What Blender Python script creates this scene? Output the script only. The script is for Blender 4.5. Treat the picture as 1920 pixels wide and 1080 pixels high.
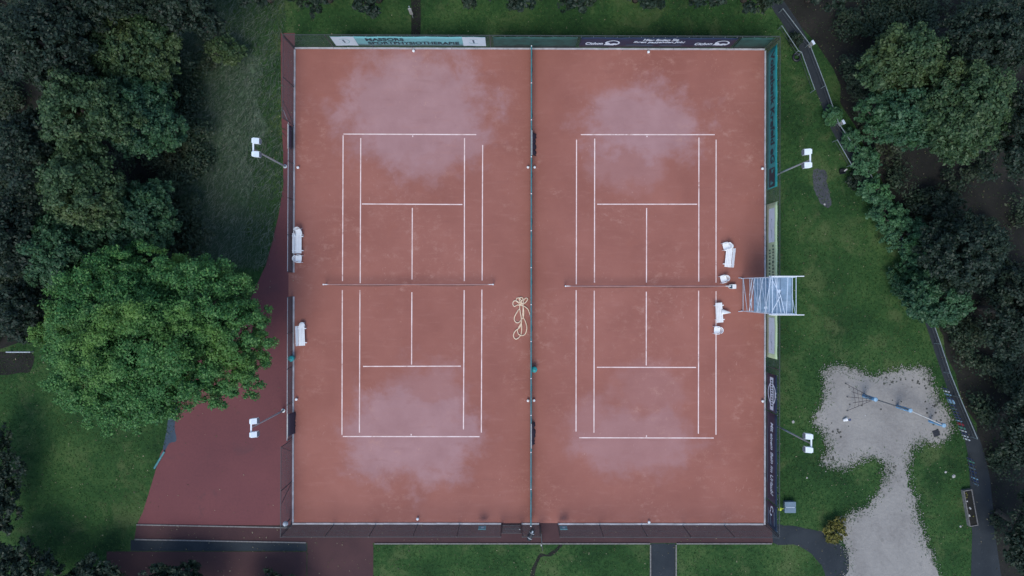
import bpy, bmesh, math, random
import numpy as np
from mathutils import Vector, Matrix
R = math.radians
for o in list(bpy.data.objects): bpy.data.objects.remove(o)
scn = bpy.context.scene
col = scn.collection
# ------------------------------------------------------------------ camera, sky, sun, exposure
CAM_H = 65.0            # drone height in metres
S = 23.85               # photo pixels per metre on the ground (from the doubles court width)
cam = bpy.data.cameras.new('camera'); camo = bpy.data.objects.new('camera', cam); col.objects.link(camo)
camo.location = (0, 0, CAM_H); camo.rotation_euler = (0, 0, 0)
cam.sensor_width = 36.0; cam.lens = 36.0 * CAM_H / (1920 / S); cam.clip_start = .5; cam.clip_end = 2000
scn.camera = camo
w = bpy.data.worlds.new('World'); scn.world = w; w.use_nodes = True
nt = w.node_tree; bg = nt.nodes['Background']
sky = nt.nodes.new('ShaderNodeTexSky'); sky.sky_type = 'NISHITA'; sky.sun_disc = False
SUN_EL, SUN_AZ = 60.0, 192.0      # azimuth measured from +Y towards +X
sky.sun_elevation = R(SUN_EL); sky.sun_rotation = R(SUN_AZ)
sky.air_density = 1.0; sky.dust_density = 1.0; sky.ozone_density = 2.0
nt.links.new(sky.outputs[0], bg.inputs[0]); bg.inputs[1].default_value = .15
sl = bpy.data.lights.new('sun', 'SUN'); sl.energy = 1.3; sl.angle = R(30); sl.color = (1.0, .95, .88)
so = bpy.data.objects.new('sun', sl); col.objects.link(so)
so.rotation_euler = (R(90 - SUN_EL), 0, R(180 - SUN_AZ) + math.pi)
d = Vector((math.sin(R(SUN_AZ)) * math.cos(R(SUN_EL)), math.cos(R(SUN_AZ)) * math.cos(R(SUN_EL)), math.sin(R(SUN_EL))))
so.rotation_euler = d.to_track_quat('Z', 'Y').to_euler(); so.location = (0, 0, 40)
scn.view_settings.view_transform = 'Standard'; scn.view_settings.look = 'None'
scn.view_settings.gamma = 1.0; scn.view_settings.use_curve_mapping = False
scn.view_settings.exposure = 0.60
scn.render.engine = 'CYCLES'

# ------------------------------------------------------------------ helpers
def P(px, py, z=0.0):
    k = (CAM_H - z) / CAM_H / S
    return Vector(((px - 960) * k, (540 - py) * k, z))

def tag(o, label=None, cat=None, group=None, kind=None):
    if label: o['label'] = label
    if cat: o['category'] = cat
    if group: o['group'] = group
    if kind: o['kind'] = kind
    return o

def thing(name, label, cat, loc=(0, 0, 0), rz=0.0, group=None):
    o = bpy.data.objects.new(name, None); col.objects.link(o)
    o.location = loc; o.rotation_euler = (0, 0, rz); o.empty_display_size = .3
    return tag(o, label, cat, group)

class MB:
    def __init__(s): s.v = []; s.f = []
    def add(s, vs, fs):
        n = len(s.v); s.v += [tuple(v) for v in vs]; s.f += [tuple(i + n for i in f) for f in fs]; return s
    def box(s, c, size, rz=0.0, rx=0.0, ry=0.0):
        x, y, z = (q / 2 for q in size)
        vs = [Vector(q) for q in ((-x,-y,-z),(x,-y,-z),(x,y,-z),(-x,y,-z),(-x,-y,z),(x,-y,z),(x,y,z),(-x,y,z))]
        m = Matrix.Translation(Vector(c)) @ Matrix.Rotation(rz, 4, 'Z') @ Matrix.Rotation(ry, 4, 'Y') @ Matrix.Rotation(rx, 4, 'X')
        return s.add([m @ v for v in vs], ((0,3,2,1),(4,5,6,7),(0,1,5,4),(1,2,6,5),(2,3,7,6),(3,0,4,7)))
    def tube(s, a, b, r, r2=None, n=8, caps=True):
        a = Vector(a); b = Vector(b); r2 = r if r2 is None else r2
        d = (b - a); 
        if d.length < 1e-6: return s
        q = d.to_track_quat('Z', 'Y')
        vs = []
        for p, rr in ((a, r), (b, r2)):
            for i in range(n):
                t = 2 * math.pi * i / n
                vs.append(p + q @ Vector((rr * math.cos(t), rr * math.sin(t), 0)))
        fs = [(i, (i + 1) % n, n + (i + 1) % n, n + i) for i in range(n)]
        if caps: fs += [tuple(reversed(range(n))), tuple(range(n, 2 * n))]
        return s.add(vs, fs)
    def path(s, pts, r, n=6, closed=False):
        pts = [Vector(p) for p in pts]; m = len(pts); vs = []
        rr = r if isinstance(r, (list, tuple)) else [r] * m
        up = Vector((0, 0, 1))
        for i, p in enumerate(pts):
            a = pts[(i - 1) % m] if (closed or i > 0) else p
            b = pts[(i + 1) % m] if (closed or i < m - 1) else p
            t = (b - a); t = t.normalized() if t.length > 1e-9 else Vector((1, 0, 0))
            u = t.cross(up)
            if u.length < .05: u = t.cross(Vector((1, 0, 0)))
            u.normalize(); v2 = u.cross(t)
            for k in range(n):
                q = 2 * math.pi * k / n
                vs.append(p + rr[i] * (math.cos(q) * u + math.sin(q) * v2))
        fs = []
        for i in range(m if closed else m - 1):
            j = (i + 1) % m
            for k in range(n): fs.append((i * n + k, i * n + (k + 1) % n, j * n + (k + 1) % n, j * n + k))
        if not closed: fs += [tuple(reversed(range(n))), tuple(range((m - 1) * n, m * n))]
        return s.add(vs, fs)
    def lathe(s, prof, c=(0, 0, 0), n=16):
        c = Vector(c); vs = []
        for r, z in prof:
            for i in range(n):
                t = 2 * math.pi * i / n; vs.append(c + Vector((r * math.cos(t), r * math.sin(t), z)))
        fs = []
        for j in range(len(prof) - 1):
            for i in range(n): fs.append((j*n+i, j*n+(i+1)%n, (j+1)*n+(i+1)%n, (j+1)*n+i))
        fs += [tuple(reversed(range(n))), tuple(range((len(prof)-1)*n, len(prof)*n))]
        return s.add(vs, fs)
    def prism(s, poly, z0, z1):
        n = len(poly)
        vs = [(x, y, z0) for x, y in poly] + [(x, y, z1) for x, y in poly]
        fs = [(i, (i+1) % n, n + (i+1) % n, n + i) for i in range(n)] + [tuple(reversed(range(n))), tuple(range(n, 2*n))]
        return s.add(vs, fs)
    def build(s, name, mat, parent=None, smooth=False, bevel=0.0):
        me = bpy.data.meshes.new(name); me.from_pydata(s.v, [], s.f); me.update()
        me.materials.append(mat)
        if smooth: me.polygons.foreach_set('use_smooth', [True] * len(me.polygons))
        o = bpy.data.objects.new(name, me); col.objects.link(o)
        if parent: o.parent = parent
        if bevel:
            b = o.modifiers.new('bevel', 'BEVEL'); b.width = bevel; b.segments = 2; b.limit_method = 'ANGLE'
        return o

def fast_mesh(name, verts, k, mat, parent=None):
    """verts (N*k,3): N separate k-gons"""
    verts = np.asarray(verts, dtype=np.float32).reshape(-1, 3); nv = len(verts); nf = nv // k
    me = bpy.data.meshes.new(name)
    me.vertices.add(nv); me.vertices.foreach_set('co', verts.ravel())
    me.loops.add(nv); me.loops.foreach_set('vertex_index', np.arange(nv, dtype=np.int32))
    me.polygons.add(nf); me.polygons.foreach_set('loop_start', np.arange(0, nv, k, dtype=np.int32))
    me.update(calc_edges=True); me.materials.append(mat)
    o = bpy.data.objects.new(name, me); col.objects.link(o)
    if parent: o.parent = parent
    return o

# ------------------------------------------------------------------ materials
def nodes(name):
    m = bpy.data.materials.new(name); m.use_nodes = True
    t = m.node_tree; return m, t, t.nodes['Principled BSDF'], t.links
def noise(t, co, scale, detail=6, rough=.6, dist=0.0):
    n = t.nodes.new('ShaderNodeTexNoise'); n.inputs['Scale'].default_value = scale
    n.inputs['Detail'].default_value = detail; n.inputs['Roughness'].default_value = rough
    n.inputs['Distortion'].default_value = dist
    if co is not None: t.links.new(co, n.inputs['Vector'])
    return n.outputs['Fac']
def ramp(t, fac, stops):
    r = t.nodes.new('ShaderNodeValToRGB'); e = r.color_ramp.elements
    while len(e) < len(stops): e.new(.5)
    for q, (p, c) in zip(e, stops):
        q.position = p; q.color = (*c, 1) if len(c) == 3 else c
    t.links.new(fac, r.inputs[0]); return r.outputs[0]
def mix(t, fac, a, b):
    m = t.nodes.new('ShaderNodeMix'); m.data_type = 'RGBA'
    for i, q in ((0, fac), (6, a), (7, b)):
        if isinstance(q, (int, float)): m.inputs[i].default_value = q
        elif isinstance(q, tuple): m.inputs[i].default_value = (*q, 1)
        else: t.links.new(q, m.inputs[i])
    return m.outputs[2]
def math_(t, op, a, b=None, c=None, clamp=False):
    m = t.nodes.new('ShaderNodeMath'); m.operation = op; m.use_clamp = clamp
    for i, q in enumerate((a, b, c)):
        if q is None: continue
        if isinstance(q, (int, float)): m.inputs[i].default_value = q
        else: t.links.new(q, m.inputs[i])
    return m.outputs[0]
def smooth(t, x, lo, hi):
    m = t.nodes.new('ShaderNodeMapRange'); m.interpolation_type = 'SMOOTHSTEP'
    t.links.new(x, m.inputs[0]); m.inputs[1].default_value = lo; m.inputs[2].default_value = hi
    return m.outputs[0]
def bump(t, bs, h, strength, dist):
    b = t.nodes.new('ShaderNodeBump'); b.inputs['Strength'].default_value = strength; b.inputs['Distance'].default_value = dist
    t.links.new(h, b.inputs['Height']); t.links.new(b.outputs[0], bs.inputs['Normal'])
def wpos(t): return t.nodes.new('ShaderNodeNewGeometry').outputs['Position']
def vmul(t, v, s):
    m = t.nodes.new('ShaderNodeVectorMath'); m.operation = 'MULTIPLY'; t.links.new(v, m.inputs[0]); m.inputs[1].default_value = s
    return m.outputs[0]

def simple(name, c, rough=.6, var=.25, scale=4.0, metal=0.0, spec=.4, bmp=0.0):
    m, t, b, L = nodes(name); p = wpos(t)
    n = noise(t, p, scale, 5); 
    c2 = tuple(q * (1 - var) for q in c); c3 = tuple(min(1, q * (1 + var * .5)) for q in c)
    L.new(ramp(t, n, [(.3, c2), (.7, c3)]), b.inputs['Base Color'])
    b.inputs['Roughness'].default_value = rough; b.inputs['Metallic'].default_value = metal
    b.inputs['Specular IOR Level'].default_value = spec
    if bmp: bump(t, b, noise(t, p, scale * 6, 6), .5, bmp)
    return m

M = {}
M['white_plastic'] = simple('white_plastic', (.80, .82, .82), .38, .07, 3)
M['white_paint'] = simple('white_paint', (.74, .76, .77), .45, .12, 6)
M['white_line'] = None
M['lamp_white'] = simple('lamp_white', (.74, .80, .83), .4, .1, 5)
M['rail_grey'] = simple('rail_grey', (.22, .27, .28), .5, .3, 5)
M['galv'] = simple('galvanised_steel', (.42, .47, .50), .45, .25, 8, .35)
M['alu'] = simple('aluminium', (.64, .73, .82), .38, .15, 6, .0)
M['alu_deck'] = simple('alu_deck', (.20, .30, .40), .5, .3, 3, .0)
M['alu_hatch'] = simple('alu_hatch', (.27, .37, .47), .5, .3, 5, .0)
M['dark_metal'] = simple('dark_metal', (.055, .065, .07), .5, .3, 6)
M['green_metal'] = simple('green_metal', (.055, .22, .24), .45, .3, 5)
M['wire'] = simple('wire_green_grey', (.07, .085, .09), .55, .2, 2)
M['net_cord'] = simple('net_cord', (.05, .035, .035), .8, .3, 9)
M['net_tape'] = simple('net_tape', (.42, .25, .23), .8, .2, 2)
M['kerb'] = simple('kerb_concrete', (.42, .41, .42), .8, .35, 1.6, bmp=.01)
M['teal_plastic'] = simple('teal_plastic', (.02, .30, .30), .4, .2, 5)
M['screen_green'] = simple('screen_green', (.02, .075, .065), .75, .4, 2)
M['mat_dark'] = simple('drag_mat', (.045, .035, .055), .85, .35, 12)
M['blue_paint'] = simple('blue_paint', (.15, .38, .62), .5, .35, 5)
M['wood_grey'] = simple('weathered_wood', (.20, .19, .18), .8, .4, 7, bmp=.004)
M['wood_pale'] = simple('pale_wood', (.42, .42, .40), .75, .3, 6)
M['rope'] = simple('hose_cream', (.78, .62, .45), .6, .1, 4)
M['rope_dark'] = simple('rope_dark', (.05, .04, .045), .8, .3, 10)
M['black'] = simple('black_plastic', (.016, .019, .026), .45, .3, 8)
M['glass'] = simple('lamp_glass', (.10, .14, .17), .12, .2, 3, 0, .6)
M['bark'] = simple('bark', (.085, .07, .058), .9, .5, 6, bmp=.03)
M['stone'] = simple('pale_stone', (.42, .42, .40), .85, .3, 5, bmp=.01)
M['yellow'] = simple('lime_yellow', (.50, .62, .05), .45, .15, 4)
M['red_paint'] = simple('red_paint', (.32, .03, .05), .5, .25, 5)
M['mint_paint'] = simple('mint_paint', (.10, .30, .22), .5, .25, 5)
M['sky_paint'] = simple('pale_blue_paint', (.25, .42, .55), .5, .25, 5)
M['navy_paint'] = simple('navy_paint', (.03, .05, .14), .5, .25, 5)
M['box_grey'] = simple('box_grey_blue', (.13, .20, .26), .5, .2, 3)
M['ban_teal'] = simple('banner_teal', (.14, .38, .40), .55, .15, .8)
M['ban_teal_deep'] = simple('banner_deep_teal', (.012, .26, .26), .55, .2, .9)
M['ban_navy'] = simple('banner_navy', (.009, .026, .06), .5, .25, .8)
M['ban_lime'] = simple('banner_lime', (.50, .66, .40), .55, .12, .8)
M['ban_white'] = simple('banner_white', (.50, .60, .66), .55, .1, .9)
M['ban_pale'] = simple('banner_pale_blue', (.62, .73, .80), .55, .1, .9)
M['ink_dark'] = simple('ink_dark', (.008, .035, .05), .6, .1, 3)
M['ink_white'] = simple('ink_white', (.62, .70, .78), .6, .1, 3)
M['ink_grey'] = simple('ink_grey', (.07, .12, .17), .6, .1, 3)
M['ink_olive'] = simple('ink_olive', (.09, .16, .11), .6, .1, 3)

def clay_material():
    m, t, b, L = nodes('court_clay'); p = wpos(t)
    nA = noise(t, p, .20, 6, .6, .1); nB = noise(t, p, .9, 7, .65, .1); nC = noise(t, p, 14, 4)
    base = ramp(t, nA, [(.3, (.260, .101, .077)), (.7, (.326, .134, .103))])
    base = mix(t, math_(t, 'MULTIPLY', smooth(t, nB, .5, .85), .45), base, (.32, .118, .082))
    # dried patches where the sprinklers have not reached
    sep = t.nodes.new('ShaderNodeSeparateXYZ'); L.new(p, sep.inputs[0])
    wob = math_(t, 'MULTIPLY', math_(t, 'SUBTRACT', noise(t, p, .38, 9, .66, .15), .5), 1.9)
    tot = None
    for (cx, cy, rx, ry, amp) in ((775, 205, 148, 128, .95), (800, 260, 120, 80, .8), (775, 815, 132, 100, .9), (795, 760, 90, 90, .5), (1205, 232, 122, 78, .95),
                                  (1185, 300, 75, 60, .45), (1195, 825, 128, 72, .60), (1110, 800, 45, 60, .45), (1215, 735, 75, 60, .3)):
        c = P(cx, cy)
        dx = math_(t, 'DIVIDE', math_(t, 'SUBTRACT', sep.outputs[0], c.x), rx / S)
        dy = math_(t, 'DIVIDE', math_(t, 'SUBTRACT', sep.outputs[1], c.y), ry / S)
        dd = math_(t, 'SQRT', math_(t, 'ADD', math_(t, 'MULTIPLY', dx, dx), math_(t, 'MULTIPLY', dy, dy)))
        dd = math_(t, 'ADD', dd, wob)
        f = math_(t, 'MULTIPLY', math_(t, 'SUBTRACT', 1.0, smooth(t, dd, .58, 1.22)), amp)
        tot = f if tot is None else math_(t, 'MAXIMUM', tot, f)
    dry = ramp(t, noise(t, p, .5, 6), [(.3, (.325, .180, .175)), (.7, (.385, .225, .220))])
    c = mix(t, tot, base, dry)
    # scuffs: loose pale brick dust in flecks and streaks
    sc = noise(t, vmul(t, p, (1.0, 1.3, 1.0)), 1.1, 12, .80, .0); area = smooth(t, noise(t, p, .13, 5, .65, .2), .46, .64)
    c = mix(t, math_(t, 'MULTIPLY', math_(t, 'MULTIPLY', smooth(t, sc, .50, .66), area), .60), c, (.45, .25, .20))
    fl = noise(t, vmul(t, p, (1.6, .8, 1)), 4.2, 3, .55, 1.0); fa = smooth(t, noise(t, p, .22, 3, .5), .47, .60)
    c = mix(t, math_(t, 'MULTIPLY', math_(t, 'MULTIPLY', smooth(t, fl, .64, .72), fa), .5), c, (.47, .27, .22))
    dk = noise(t, p, 1.2, 9, .75, .1)
    c = mix(t, math_(t, 'MULTIPLY', smooth(t, dk, .60, .75), .28), c, (.19, .095, .09))
    for st in ((.30, 1.7, 1),):          # faint strokes left by the drag mat
        c = mix(t, math_(t, 'MULTIPLY', smooth(t, noise(t, vmul(t, p, st), 1.6, 5, .6, .2), .54, .74), .22), c, (.40, .195, .16))
        c = mix(t, math_(t, 'MULTIPLY', smooth(t, noise(t, vmul(t, p, st), 1.1, 5, .6, .2), .56, .76), .20), c, (.20, .085, .07))
    c = mix(t, math_(t, 'MULTIPLY', smooth(t, nC, .55, .8), .12), c, (.46, .28, .25))
    L.new(c, b.inputs['Base Color']); b.inputs['Roughness'].default_value = .92; b.inputs['Specular IOR Level'].default_value = .2
    bump(t, b, noise(t, p, 9, 8, .7), .35, .02)
    return m
def ground_material(name, stops, s1, s2, rough=.95, bs=.5, bd=.03, speck=None, stretch=(1, 1, 1), dist=.3):
    m, t, b, L = nodes(name); p = vmul(t, wpos(t), stretch)
    n1 = noise(t, p, s1, 7, .62, dist); n2 = noise(t, p, s2, 6, .7)
    f = math_(t, 'ADD', math_(t, 'MULTIPLY', n1, .6), math_(t, 'MULTIPLY', n2, .4))
    c = ramp(t, f, stops)
    if speck:
        sc, lo, hi, cc, amt = speck
        c = mix(t, math_(t, 'MULTIPLY', smooth(t, noise(t, p, sc, 5, .7, .5), lo, hi), amt), c, cc)
    L.new(c, b.inputs['Base Color']); b.inputs['Roughness'].default_value = rough; b.inputs['Specular IOR Level'].default_value = .15
    bump(t, b, n2, bs, bd)
    return m
M['clay'] = clay_material()
def line_material():
    m, t, b, L = nodes('white_line'); p = wpos(t)
    c = ramp(t, noise(t, p, 1.2, 6, .65), [(.3, (.60, .42, .38)), (.55, (.80, .65, .61)), (.75, (.86, .74, .71))])
    c = mix(t, math_(t, 'MULTIPLY', smooth(t, noise(t, p, .8, 10, .78), .56, .68), .8), c, (.33, .16, .13))
    L.new(c, b.inputs['Base Color']); b.inputs['Roughness'].default_value = .8
    return m
M['white_line'] = line_material()
M['lawn'] = ground_material('lawn_grass', [(.38, (.013, .038, .013)), (.5, (.026, .070, .020)), (.60, (.055, .105, .032))], .18, 4, speck=(.35, .50, .68, (.085, .115, .045), .65))
M['forecourt'] = ground_material('forecourt_red', [(.36, (.122, .050, .054)), (.64, (.168, .064, .065))], .14, 6, bs=.35, bd=.015, speck=(.5, .56, .75, (.105, .055, .058), .6))
M['walk'] = ground_material('walk_red_brown', [(.35, (.055, .032, .034)), (.65, (.085, .045, .045))], .3, 9, bs=.3, bd=.01)
M['yard0'] = ground_material('yard_dark_red', [(.35, (.022, .015, .018)), (.65, (.034, .021, .023))], .25, 8, bs=.3, bd=.01)
M['asphalt'] = ground_material('asphalt', [(.35, (.022, .028, .034)), (.65, (.040, .048, .054))], .5, 16, bs=.5, bd=.012, speck=(5, .62, .7, (.09, .10, .11), .6))
M['slate'] = ground_material('slate_blue_slab', [(.35, (.040, .060, .085)), (.65, (.058, .085, .112))], .6, 10, bs=.4, bd=.01, stretch=(3, .4, 1))
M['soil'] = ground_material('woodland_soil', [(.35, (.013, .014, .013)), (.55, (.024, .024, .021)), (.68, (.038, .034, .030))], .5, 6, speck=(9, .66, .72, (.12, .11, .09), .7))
M['sand'] = ground_material('play_sand', [(.34, (.205, .195, .18)), (.5, (.262, .252, .232)), (.66, (.305, .292, .265))], .35, 3, bs=.7, bd=.08, speck=(1.7, .60, .70, (.15, .145, .13), .45))
M['litter'] = simple('leaf_litter', (.075, .078, .066), .9, .5, 8)
M['gravel'] = ground_material('dark_gravel', [(.35, (.045, .050, .058)), (.65, (.085, .092, .10))], 1.2, 9, bs=.7, bd=.03, speck=(12, .6, .7, (.2, .2, .2), .6))
M['dry'] = ground_material('dry_meadow', [(.35, (.035, .070, .038)), (.5, (.065, .105, .062)), (.65, (.12, .155, .115))], .5, 9, stretch=(1.6, .7, 1), speck=(3.0, .6, .72, (.12, .12, .11), .6))

def leaf_material(name, stops, clump=.5, cl_cols=None, rough=.5, trans=.25):
    m, t, b, L = nodes(name); g = t.nodes.new('ShaderNodeNewGeometry')
    c = ramp(t, g.outputs['Random Per Island'], stops)
    n = noise(t, g.outputs['Position'], clump, 4, .6)
    if cl_cols: c = mix(t, math_(t, 'MULTIPLY', smooth(t, n, .48, .68), .7), c, cl_cols)
    L.new(c, b.inputs['Base Color']); b.inputs['Roughness'].default_value = rough; b.inputs['Specular IOR Level'].default_value = .3
    out = t.nodes['Material Output']; tr = t.nodes.new('ShaderNodeBsdfTranslucent'); L.new(c, tr.inputs[0])
    ms = t.nodes.new('ShaderNodeMixShader'); ms.inputs[0].default_value = trans
    L.new(b.outputs[0], ms.inputs[1]); L.new(tr.outputs[0], ms.inputs[2]); L.new(ms.outputs[0], out.inputs[0])
    return m
M['leaf_main'] = leaf_material('leaf_fresh_green', [(0, (.020, .082, .024)), (.5, (.050, .170, .044)), (1, (.135, .290, .085))], .16, (.15, .27, .05), trans=.3)
M['leaf_olive'] = leaf_material('leaf_olive', [(0, (.022, .054, .022)), (.5, (.042, .090, .036)), (1, (.085, .145, .060))], .25, (.095, .13, .042))
M['leaf_blue'] = leaf_material('leaf_blue_green', [(0, (.018, .060, .030)), (.5, (.036, .098, .048)), (1, (.070, .150, .072))], .3, (.05, .13, .045))
M['leaf_dark'] = leaf_material('leaf_darkened', [(0, (.008, .020, .014)), (.5, (.016, .035, .022)), (1, (.034, .058, .036))], .4, (.03, .05, .025))  # vignette falloff at the picture edges put into the leaf colour; dark bushes share it
M['leaf_bush'] = leaf_material('leaf_bush_green', [(0, (.028, .085, .040)), (.5, (.055, .150, .068)), (1, (.11, .23, .11))], .6, (.075, .20, .06))
M['leaf_under'] = leaf_material('leaf_undergrowth', [(0, (.012, .030, .016)), (.5, (.026, .052, .026)), (1, (.060, .085, .045))], .3, (.05, .06, .03))
M['leaf_fallen'] = leaf_material('leaf_fallen', [(0, (.05, .05, .03)), (.6, (.14, .12, .06)), (1, (.38, .34, .22))], .5)
M['leaf_yellow'] = leaf_material('leaf_yellow', [(0, (.06, .07, .02)), (.5, (.14, .14, .03)), (1, (.26, .23, .05))], .9)
M['leaf_dryweed'] = leaf_material('leaf_dry_weed', [(0, (.03, .032, .026)), (.5, (.06, .06, .048)), (1, (.14, .13, .11))], .5)
M['blade'] = leaf_material('grass_blade', [(0, (.016, .052, .014)), (.6, (.034, .098, .024)), (1, (.10, .17, .05))], .14, (.105, .15, .042), .6, .35)
M['blade_dry'] = leaf_material('grass_blade_dry', [(0, (.050, .100, .050)), (.55, (.095, .155, .088)), (1, (.32, .35, .28))], .25, (.07, .15, .06), .6, .4)

# ------------------------------------------------------------------ ground sheets
rng = np.random.default_rng(7); random.seed(7)
def smooth_poly(pts, n=4, jit=0.0, seed=1):
    """Chaikin-free densify with fractal jitter; pts in photo pixels -> world xy list"""
    rs = random.Random(seed); out = []
    q = [P(x, y).xy for x, y in pts]; m = len(q)
    for i in range(m):
        a, b, c, d_ = q[(i-1) % m], q[i], q[(i+1) % m], q[(i+2) % m]
        for k in range(n):
            t = k / n
            v = .5 * ((2*b) + (c-a)*t + (2*a-5*b+4*c-d_)*t*t + (3*b-a-3*c+d_)*t*t*t) if jit else b.lerp(c, t)
            e = (c - b); e = e / max(e.length, 1e-6); j_ = rs.uniform(-jit, jit); out.append((v.x - e.y * j_, v.y + e.x * j_))
    return out
def sheet(name, poly, z, mat, parent=None):
    bm = bmesh.new(); bm.faces.new([bm.verts.new((x, y, z)) for x, y in poly]); bmesh.ops.recalc_face_normals(bm, faces=bm.faces)
    f = bm.faces[:] ; 
    for q in f:
        if q.normal.z < 0: q.normal_flip()
    bmesh.ops.triangulate(bm, faces=f)
    me = bpy.data.meshes.new(name); bm.to_mesh(me); bm.free(); me.materials.append(mat)
    o = bpy.data.objects.new(name, me); col.objects.link(o)
    if parent: o.parent = parent
    else: o['kind'] = 'structure'
    return o
g = MB().add([(-600, -600, 0), (600, -600, 0), (600, 600, 0), (-600, 600, 0)], [(0, 1, 2, 3)]).build('lawn', M['lawn']); tag(g, kind='structure')

SAND = smooth_poly([(1555,688),(1600,690),(1625,707),(1665,701),(1700,692),(1735,695),(1742,715),(1752,735),(1765,760),(1780,790),(1778,815),(1762,828),(1730,830),(1708,842),(1704,870),(1702,900),(1715,940),(1722,980),(1738,1020),(1752,1060),(1766,1110),(1600,1110),(1592,1050),(1580,1010),(1572,985),(1592,965),(1622,955),(1642,930),(1657,905),(1661,885),(1655,862),(1625,855),(1605,865),(1580,878),(1556,872),(1545,858),(1556,845),(1551,825),(1535,800),(1531,780),(1545,745),(1543,712)], 6, .16, 3)
FORE = smooth_poly([(553,60),(553,1012),(252,1012),(264,975),(300,850),(331,795),(330,700),(420,600),(497,520),(512,460),(524,400),(532,350),(530,290),(527,200),(527,60)], 1)
FORE = [P(x, y).xy[:] for x, y in [(553,62),(553,985),(256,985),(268,960),(285,905),(301,850),(326,808),(331,770),(335,700),(400,640),(470,560),(497,500),(510,455),(522,405),(531,350),(531,290),(528,230),(527,150),(526,62)]]
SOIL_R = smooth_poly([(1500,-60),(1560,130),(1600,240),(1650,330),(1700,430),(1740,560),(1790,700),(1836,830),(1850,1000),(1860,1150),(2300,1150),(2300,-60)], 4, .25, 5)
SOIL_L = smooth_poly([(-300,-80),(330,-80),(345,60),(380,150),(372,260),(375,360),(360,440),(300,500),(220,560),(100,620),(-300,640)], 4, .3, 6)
DRY = smooth_poly([(318,20),(400,30),(470,90),(492,150),(490,260),(468,300),(470,420),(430,490),(380,480),(330,400),(300,250)], 5, .6, 9)
COURT = [P(x, y).xy[:] for x, y in [(554,92),(1433,94),(1432,981),(551,980)]]
WALK = [P(x, y).xy[:] for x, y in [(256,985.4),(545,985.4),(545,977),(1440,977),(1447,984),(1449,1018),(700,1018),(700,1150),(576,1150),(576,1018),(252,1011)]]
PATH_R = smooth_poly([(1440,0),(1464,40),(1500,95),(1528,165),(1560,245),(1600,315),(1650,400),(1690,480),(1726,580),(1766,700),(1808,820),(1818,900),(1822,1000),(1825,1150),(1880,1150),(1866,1000),(1856,900),(1838,825),(1800,745),(1780,690),(1745,590),(1712,488),(1672,400),(1614,292),(1572,230),(1548,160),(1517,80),(1468,0)], 3, .03, 8)
ASPH_BR = smooth_poly([(1447,985),(1480,986),(1520,992),(1548,1000),(1575,1020),(1600,1050),(1602,1120),(1560,1120),(1540,1060),(1500,1025),(1449,1018)], 4, .06, 10)
PATH_B = [P(x, y).xy[:] for x, y in [(1221,1019),(1266,1019),(1266,1160),(1221,1160)]]
YARD = [P(x, y).xy[:] for x, y in [(200,1034),(575,1034),(575,1160),(200,1160)]]
STRIP = [P(x, y).xy[:] for x, y in [(245,1012.5),(575,1018.5),(575,1033),(245,1033)]]
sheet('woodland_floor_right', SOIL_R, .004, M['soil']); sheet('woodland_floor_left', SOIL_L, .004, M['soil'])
sheet('dry_meadow', DRY, .008, M['dry'])
sheet('path_right', PATH_R, .012, M['asphalt']); sheet('path_bottom', PATH_B, .008, M['asphalt'])
sheet('path_corner', ASPH_BR, .010, M['asphalt']); sheet('asphalt_strip', STRIP, .008, M['asphalt']); sheet('yard', YARD, .008, M['walk'])
sheet('sandpit', SAND, .016, M['sand'])
sheet('forecourt', FORE, .010, M['forecourt']); sheet('walkway', WALK, .016, M['walk'])
sheet('gravel_patch', smooth_poly([(1525,318),(1543,318),(1552,330),(1550,345),(1558,372),(1556,388),(1545,387),(1533,370),(1525,345)], 5, .06, 4), .008, M['gravel'])
sheet('slab_path', smooth_poly([(330,745),(333,770),(327,800),(331,826),(318,831),(309,846),(306,838),(312,810),(318,775)], 3, .02, 4), .014, M['slate'])
sheet('paving_left', smooth_poly([(-40,662),(60,661),(58,690),(40,700),(-40,702)], 3, .12, 4), .010, M['soil'])
sheet('path_top', smooth_poly([(772,-40),(786,-40),(788,64),(772,64)], 3, .05, 11), .008, M['soil'])
sheet('trodden_trail', smooth_poly([(1050,1020),(1058,1020),(1034,1042),(1014,1046),(998,1090),(991,1090),(1008,1042),(1030,1038)], 4, .05, 12), .006, M['soil'])
court = sheet('clay_court', COURT, .024, M['clay'])
sheet('entrance_pad', [P(x_, y_).xy[:] for x_, y_ in [(541, 511), (553, 511), (553, 556), (541, 556)]], .020, M['clay'])
SOLID = [COURT, FORE, WALK, SAND, PATH_R, ASPH_BR, PATH_B, YARD, STRIP]

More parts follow.
